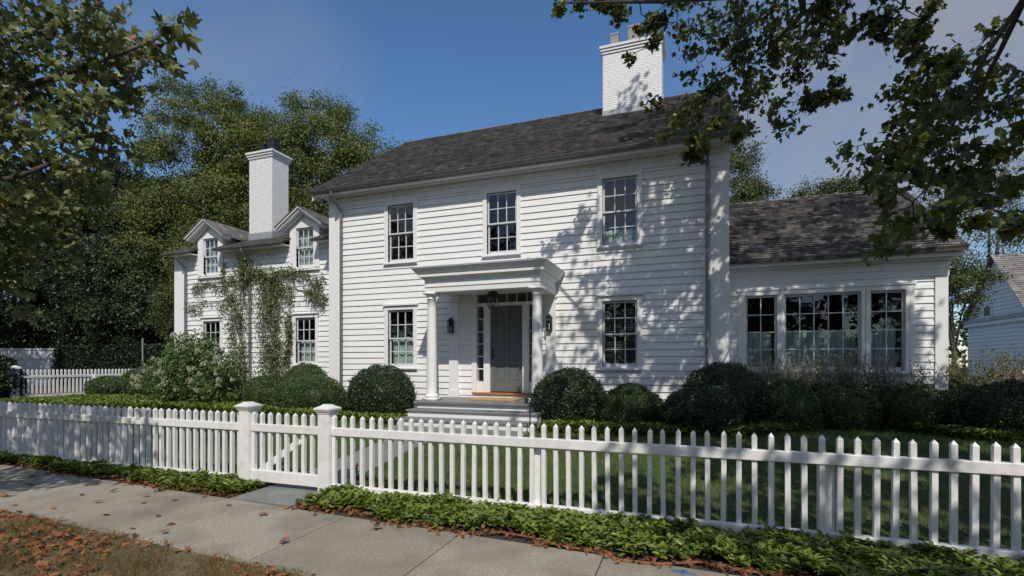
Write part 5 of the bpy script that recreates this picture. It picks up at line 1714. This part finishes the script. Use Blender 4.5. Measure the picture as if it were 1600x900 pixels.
# wood across the road, behind the viewer (seen only as reflections in the panes)
tips = crown_tips([(-46 + 9 * i, -17 - (i % 2) * 2, 6.6 + (i * 37 % 5) * .4, 5.6, 3.0, 6.6 + (i * 53 % 7) * .3) for i in range(8)], 800, 1.15, inner=.3, seed=60)
P, T, N, S, b = tip_leaves(tips, 42, .55, .8, .4)
k = 6000
P = np.concatenate([P, np.stack([rng.uniform(-52, 24, k), rng.uniform(-16, -14, k), rng.uniform(-.1, 3.5, k)], 1)])
T = np.concatenate([T, rnd_dirs(k)]); N = np.concatenate([N, rnd_dirs(k) + np.array([0, .6, .3])]); S = np.concatenate([S, rng.uniform(.4, .8, k)])
tag(leaves("wood", P, T, N, S, 'diamond', rng.uniform(0, .6, len(P)), M_midgreen), "leafy wood across the road", "wood", kind='stuff')
# far wood that closes the horizon behind the gardens
tips = crown_tips([(-170 + 8 * i, 58 + (i * 31 % 5), 3.6, 6, 3, 4.2 + (i * 17 % 4) * .5) for i in range(33)], 1300, 1.2, inner=.3, seed=61)
P, T, N, S, b = tip_leaves(tips, 36, .55, .8, .4)
tag(leaves("far_wood", P, T, N, S, 'diamond', rng.uniform(0, .7, len(P)), M_midgreen), "far line of leafy trees closing the view behind the gardens", "wood", kind='stuff')

# clipped hedge
HX0, HX1, HY0, HY1, HZ = -36.0, -26.0, 18.9, 20.1, 2.68
n = 26000
x = rng.uniform(HX0, HX1, n)
f = rng.uniform(0, 1, n)
y = np.where(f < .7, HY0 + rng.uniform(-.05, .1, n), rng.uniform(HY0, HY1, n))
z = np.where(f < .7, rng.uniform(.3, HZ, n), HZ + rng.uniform(-.1, .05, n))
hd = leaves("clipped_hedge", np.stack([x, y, z], 1), rnd_dirs(n), rnd_dirs(n) + np.where(f < .7, 0, 1)[:, None] * np.array([0, 0, 1.]) + np.array([0, -.6, 0]), rng.uniform(.07, .14, n), 'diamond', rng.beta(1.5, 2.5, n) * .7, M_darkever)
mb = MB()
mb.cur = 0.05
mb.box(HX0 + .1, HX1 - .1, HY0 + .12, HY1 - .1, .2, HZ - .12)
mb.build("dark_core", M_darkever, hd)  # solid box added inside the leaves to stop light passing through
tag(hd, "long clipped dark hedge behind the far left picket fence", "hedge")

# board gate far left
t = thing("board_gate", "wide shaded white board gate with black hinges at the left edge", "gate", (-37.3, 18.5, .3))
a = math.atan2(19.05 - 17.8, -35.3 + 39.6)
mb = MB()
for i in range(8):
    u0, u1 = i * .56, i * .56 + .55
    p = lambda u, o, z: (-39.6 + u * math.cos(a) + o * math.sin(a), 17.8 + u * math.sin(a) - o * math.cos(a), z)
    mb.hexa([p(u0, 0, .35), p(u1, 0, .35), p(u1, -.04, .35), p(u0, -.04, .35), p(u0, 0, 2.5), p(u1, 0, 2.5), p(u1, -.04, 2.5), p(u0, -.04, 2.5)])
mb.build("board", M_gatewhite, t)
mb = MB()
for (z0, z1) in ((.4, .6), (1.95, 2.1), (2.5, 2.6)):
    mb.hexa([p(0, .03, z0), p(4.48, .03, z0), p(4.48, .002, z0), p(0, .002, z0), p(0, .03, z1), p(4.48, .03, z1), p(4.48, .002, z1), p(0, .002, z1)])
mb.build("rail", M_gatewhite, t)
mb = MB()
for z in (1.98, 2.42):
    mb.hexa([p(4.25, .06, z), p(4.48, .06, z), p(4.48, .031, z), p(4.25, .031, z), p(4.25, .06, z + .09), p(4.48, .06, z + .09), p(4.48, .031, z + .09), p(4.25, .031, z + .09)])
mb.build("hinge", M_blackmetal, t)
# pole
mb = MB()
mb.tube([(-24.9, 16.7, .2), (-24.9, 16.7, 2.86)], .035, 8)
mb.tube([(-24.9, 16.7, 2.861), (-24.9, 16.7, 2.90)], .042, 8)
tag(mb.build("pole", M_grey), "thin grey metal pole behind the far left picket fence", "pole")

# distant house glimpsed through trees
t = thing("distant_house", "pale grey house glimpsed through the trees at the left", "house", (-46.5, 32, .3))
mb = MB()
mb.box(-51, -43, 30, 38, .2, 6.0)
mb.build("wall", M_gatewhite, t)
mb = MB()
mb.prism([(29.6, 6.0), (38.4, 6.0), (34, 9)], lambda q, a_: (a_, q[0], q[1]), -51.3, -42.7)
mb.build("roof", M_roofdark, t)
for x in (-49.4, -47.2, -45.0):
    w = one("window", M_white, t, [(x - .1, x + 1.0, 29.93, 30.0, 3.3, 5.0)])
    one("pane", M_blackmetal, w, [(x, x + .9, 29.9, 29.932, 3.4, 4.9)])

# neighbour's garage at right
t = thing("garage", "neighbour's white clapboard garage with steep brown shingle roof at the right edge", "garage", (14, 26, .3))
NX = 12.0
mb = MB()
wall_mesh(mb, 23.8, 28.2, .3, 3.45, [], sideL(NX), .4)
wall_mesh(mb, 23.8, 28.2, 3.62, 6.0, [], sideL(NX), .4, gable_lim(26, 2.2, 6.1, 1.12, 3.6))
wall_mesh(mb, NX, 20, .3, 3.5, [], front(23.8), .4)
mb.build("clapboard_wall", M_clap, t)
mb = MB()
mb.box(NX - .16, NX - .004, 23.6, 28.4, 3.46, 3.615)
mb.build("eave_band", M_lead, t)
one("soffit_trim", M_white, t, [(NX - .12, NX - .005, 23.65, 28.35, 3.30, 3.458)])
rs = random.Random(4)
mb = MB()
L = math.hypot(2.55, 2.55 * 1.12)
for sg in (1, -1):
    nrow = 30
    for i in range(nrow):
        x = NX - .2
        while x < 20.2:
            w = rs.uniform(.12, .3)
            mb.cur = min(1, max(0, rs.gauss(.6, .2)))
            f = lambda s, h: (26 - sg * (2.55 * (1 - s)) - sg * h * .75, 6.15 - 2.55 * 1.12 * (1 - s) + h * .66)
            A, B, C, D = f(i / nrow, 0), f(min(1, (i + 1.2) / nrow), 0), f(i / nrow, .03), f(min(1, (i + 1.2) / nrow), .006)
            mb.hexa([(x, *A), (x + w - .004, *A), (x + w - .004, *B), (x, *B), (x, *C), (x + w - .004, *C), (x + w - .004, *D), (x, *D)])
            x += w
mb.build("roof", M_shingle, t)
w = one("window", M_white, t, [(NX - .06, NX + .02, 26.25, 26.85, 3.62, 4.15)])
one("pane", M_blackmetal, w, [(NX - .07, NX - .061, 26.33, 26.77, 3.70, 4.08)])
# neighbour's little fence
t = thing("picket_fence", "bit of white picket fence half hidden by plumed grass at the right edge", "fence", (8.2, 16.5, .35))
one("top_rail", M_fence, t, [(7.4, 11, 16.5, 16.56, 1.15, 1.23)])
x = 7.45
while x < 11:
    link_obj("picket", PK2, t, (x, 16.47, .42))
    x += .14
bpy.context.view_layer.update()
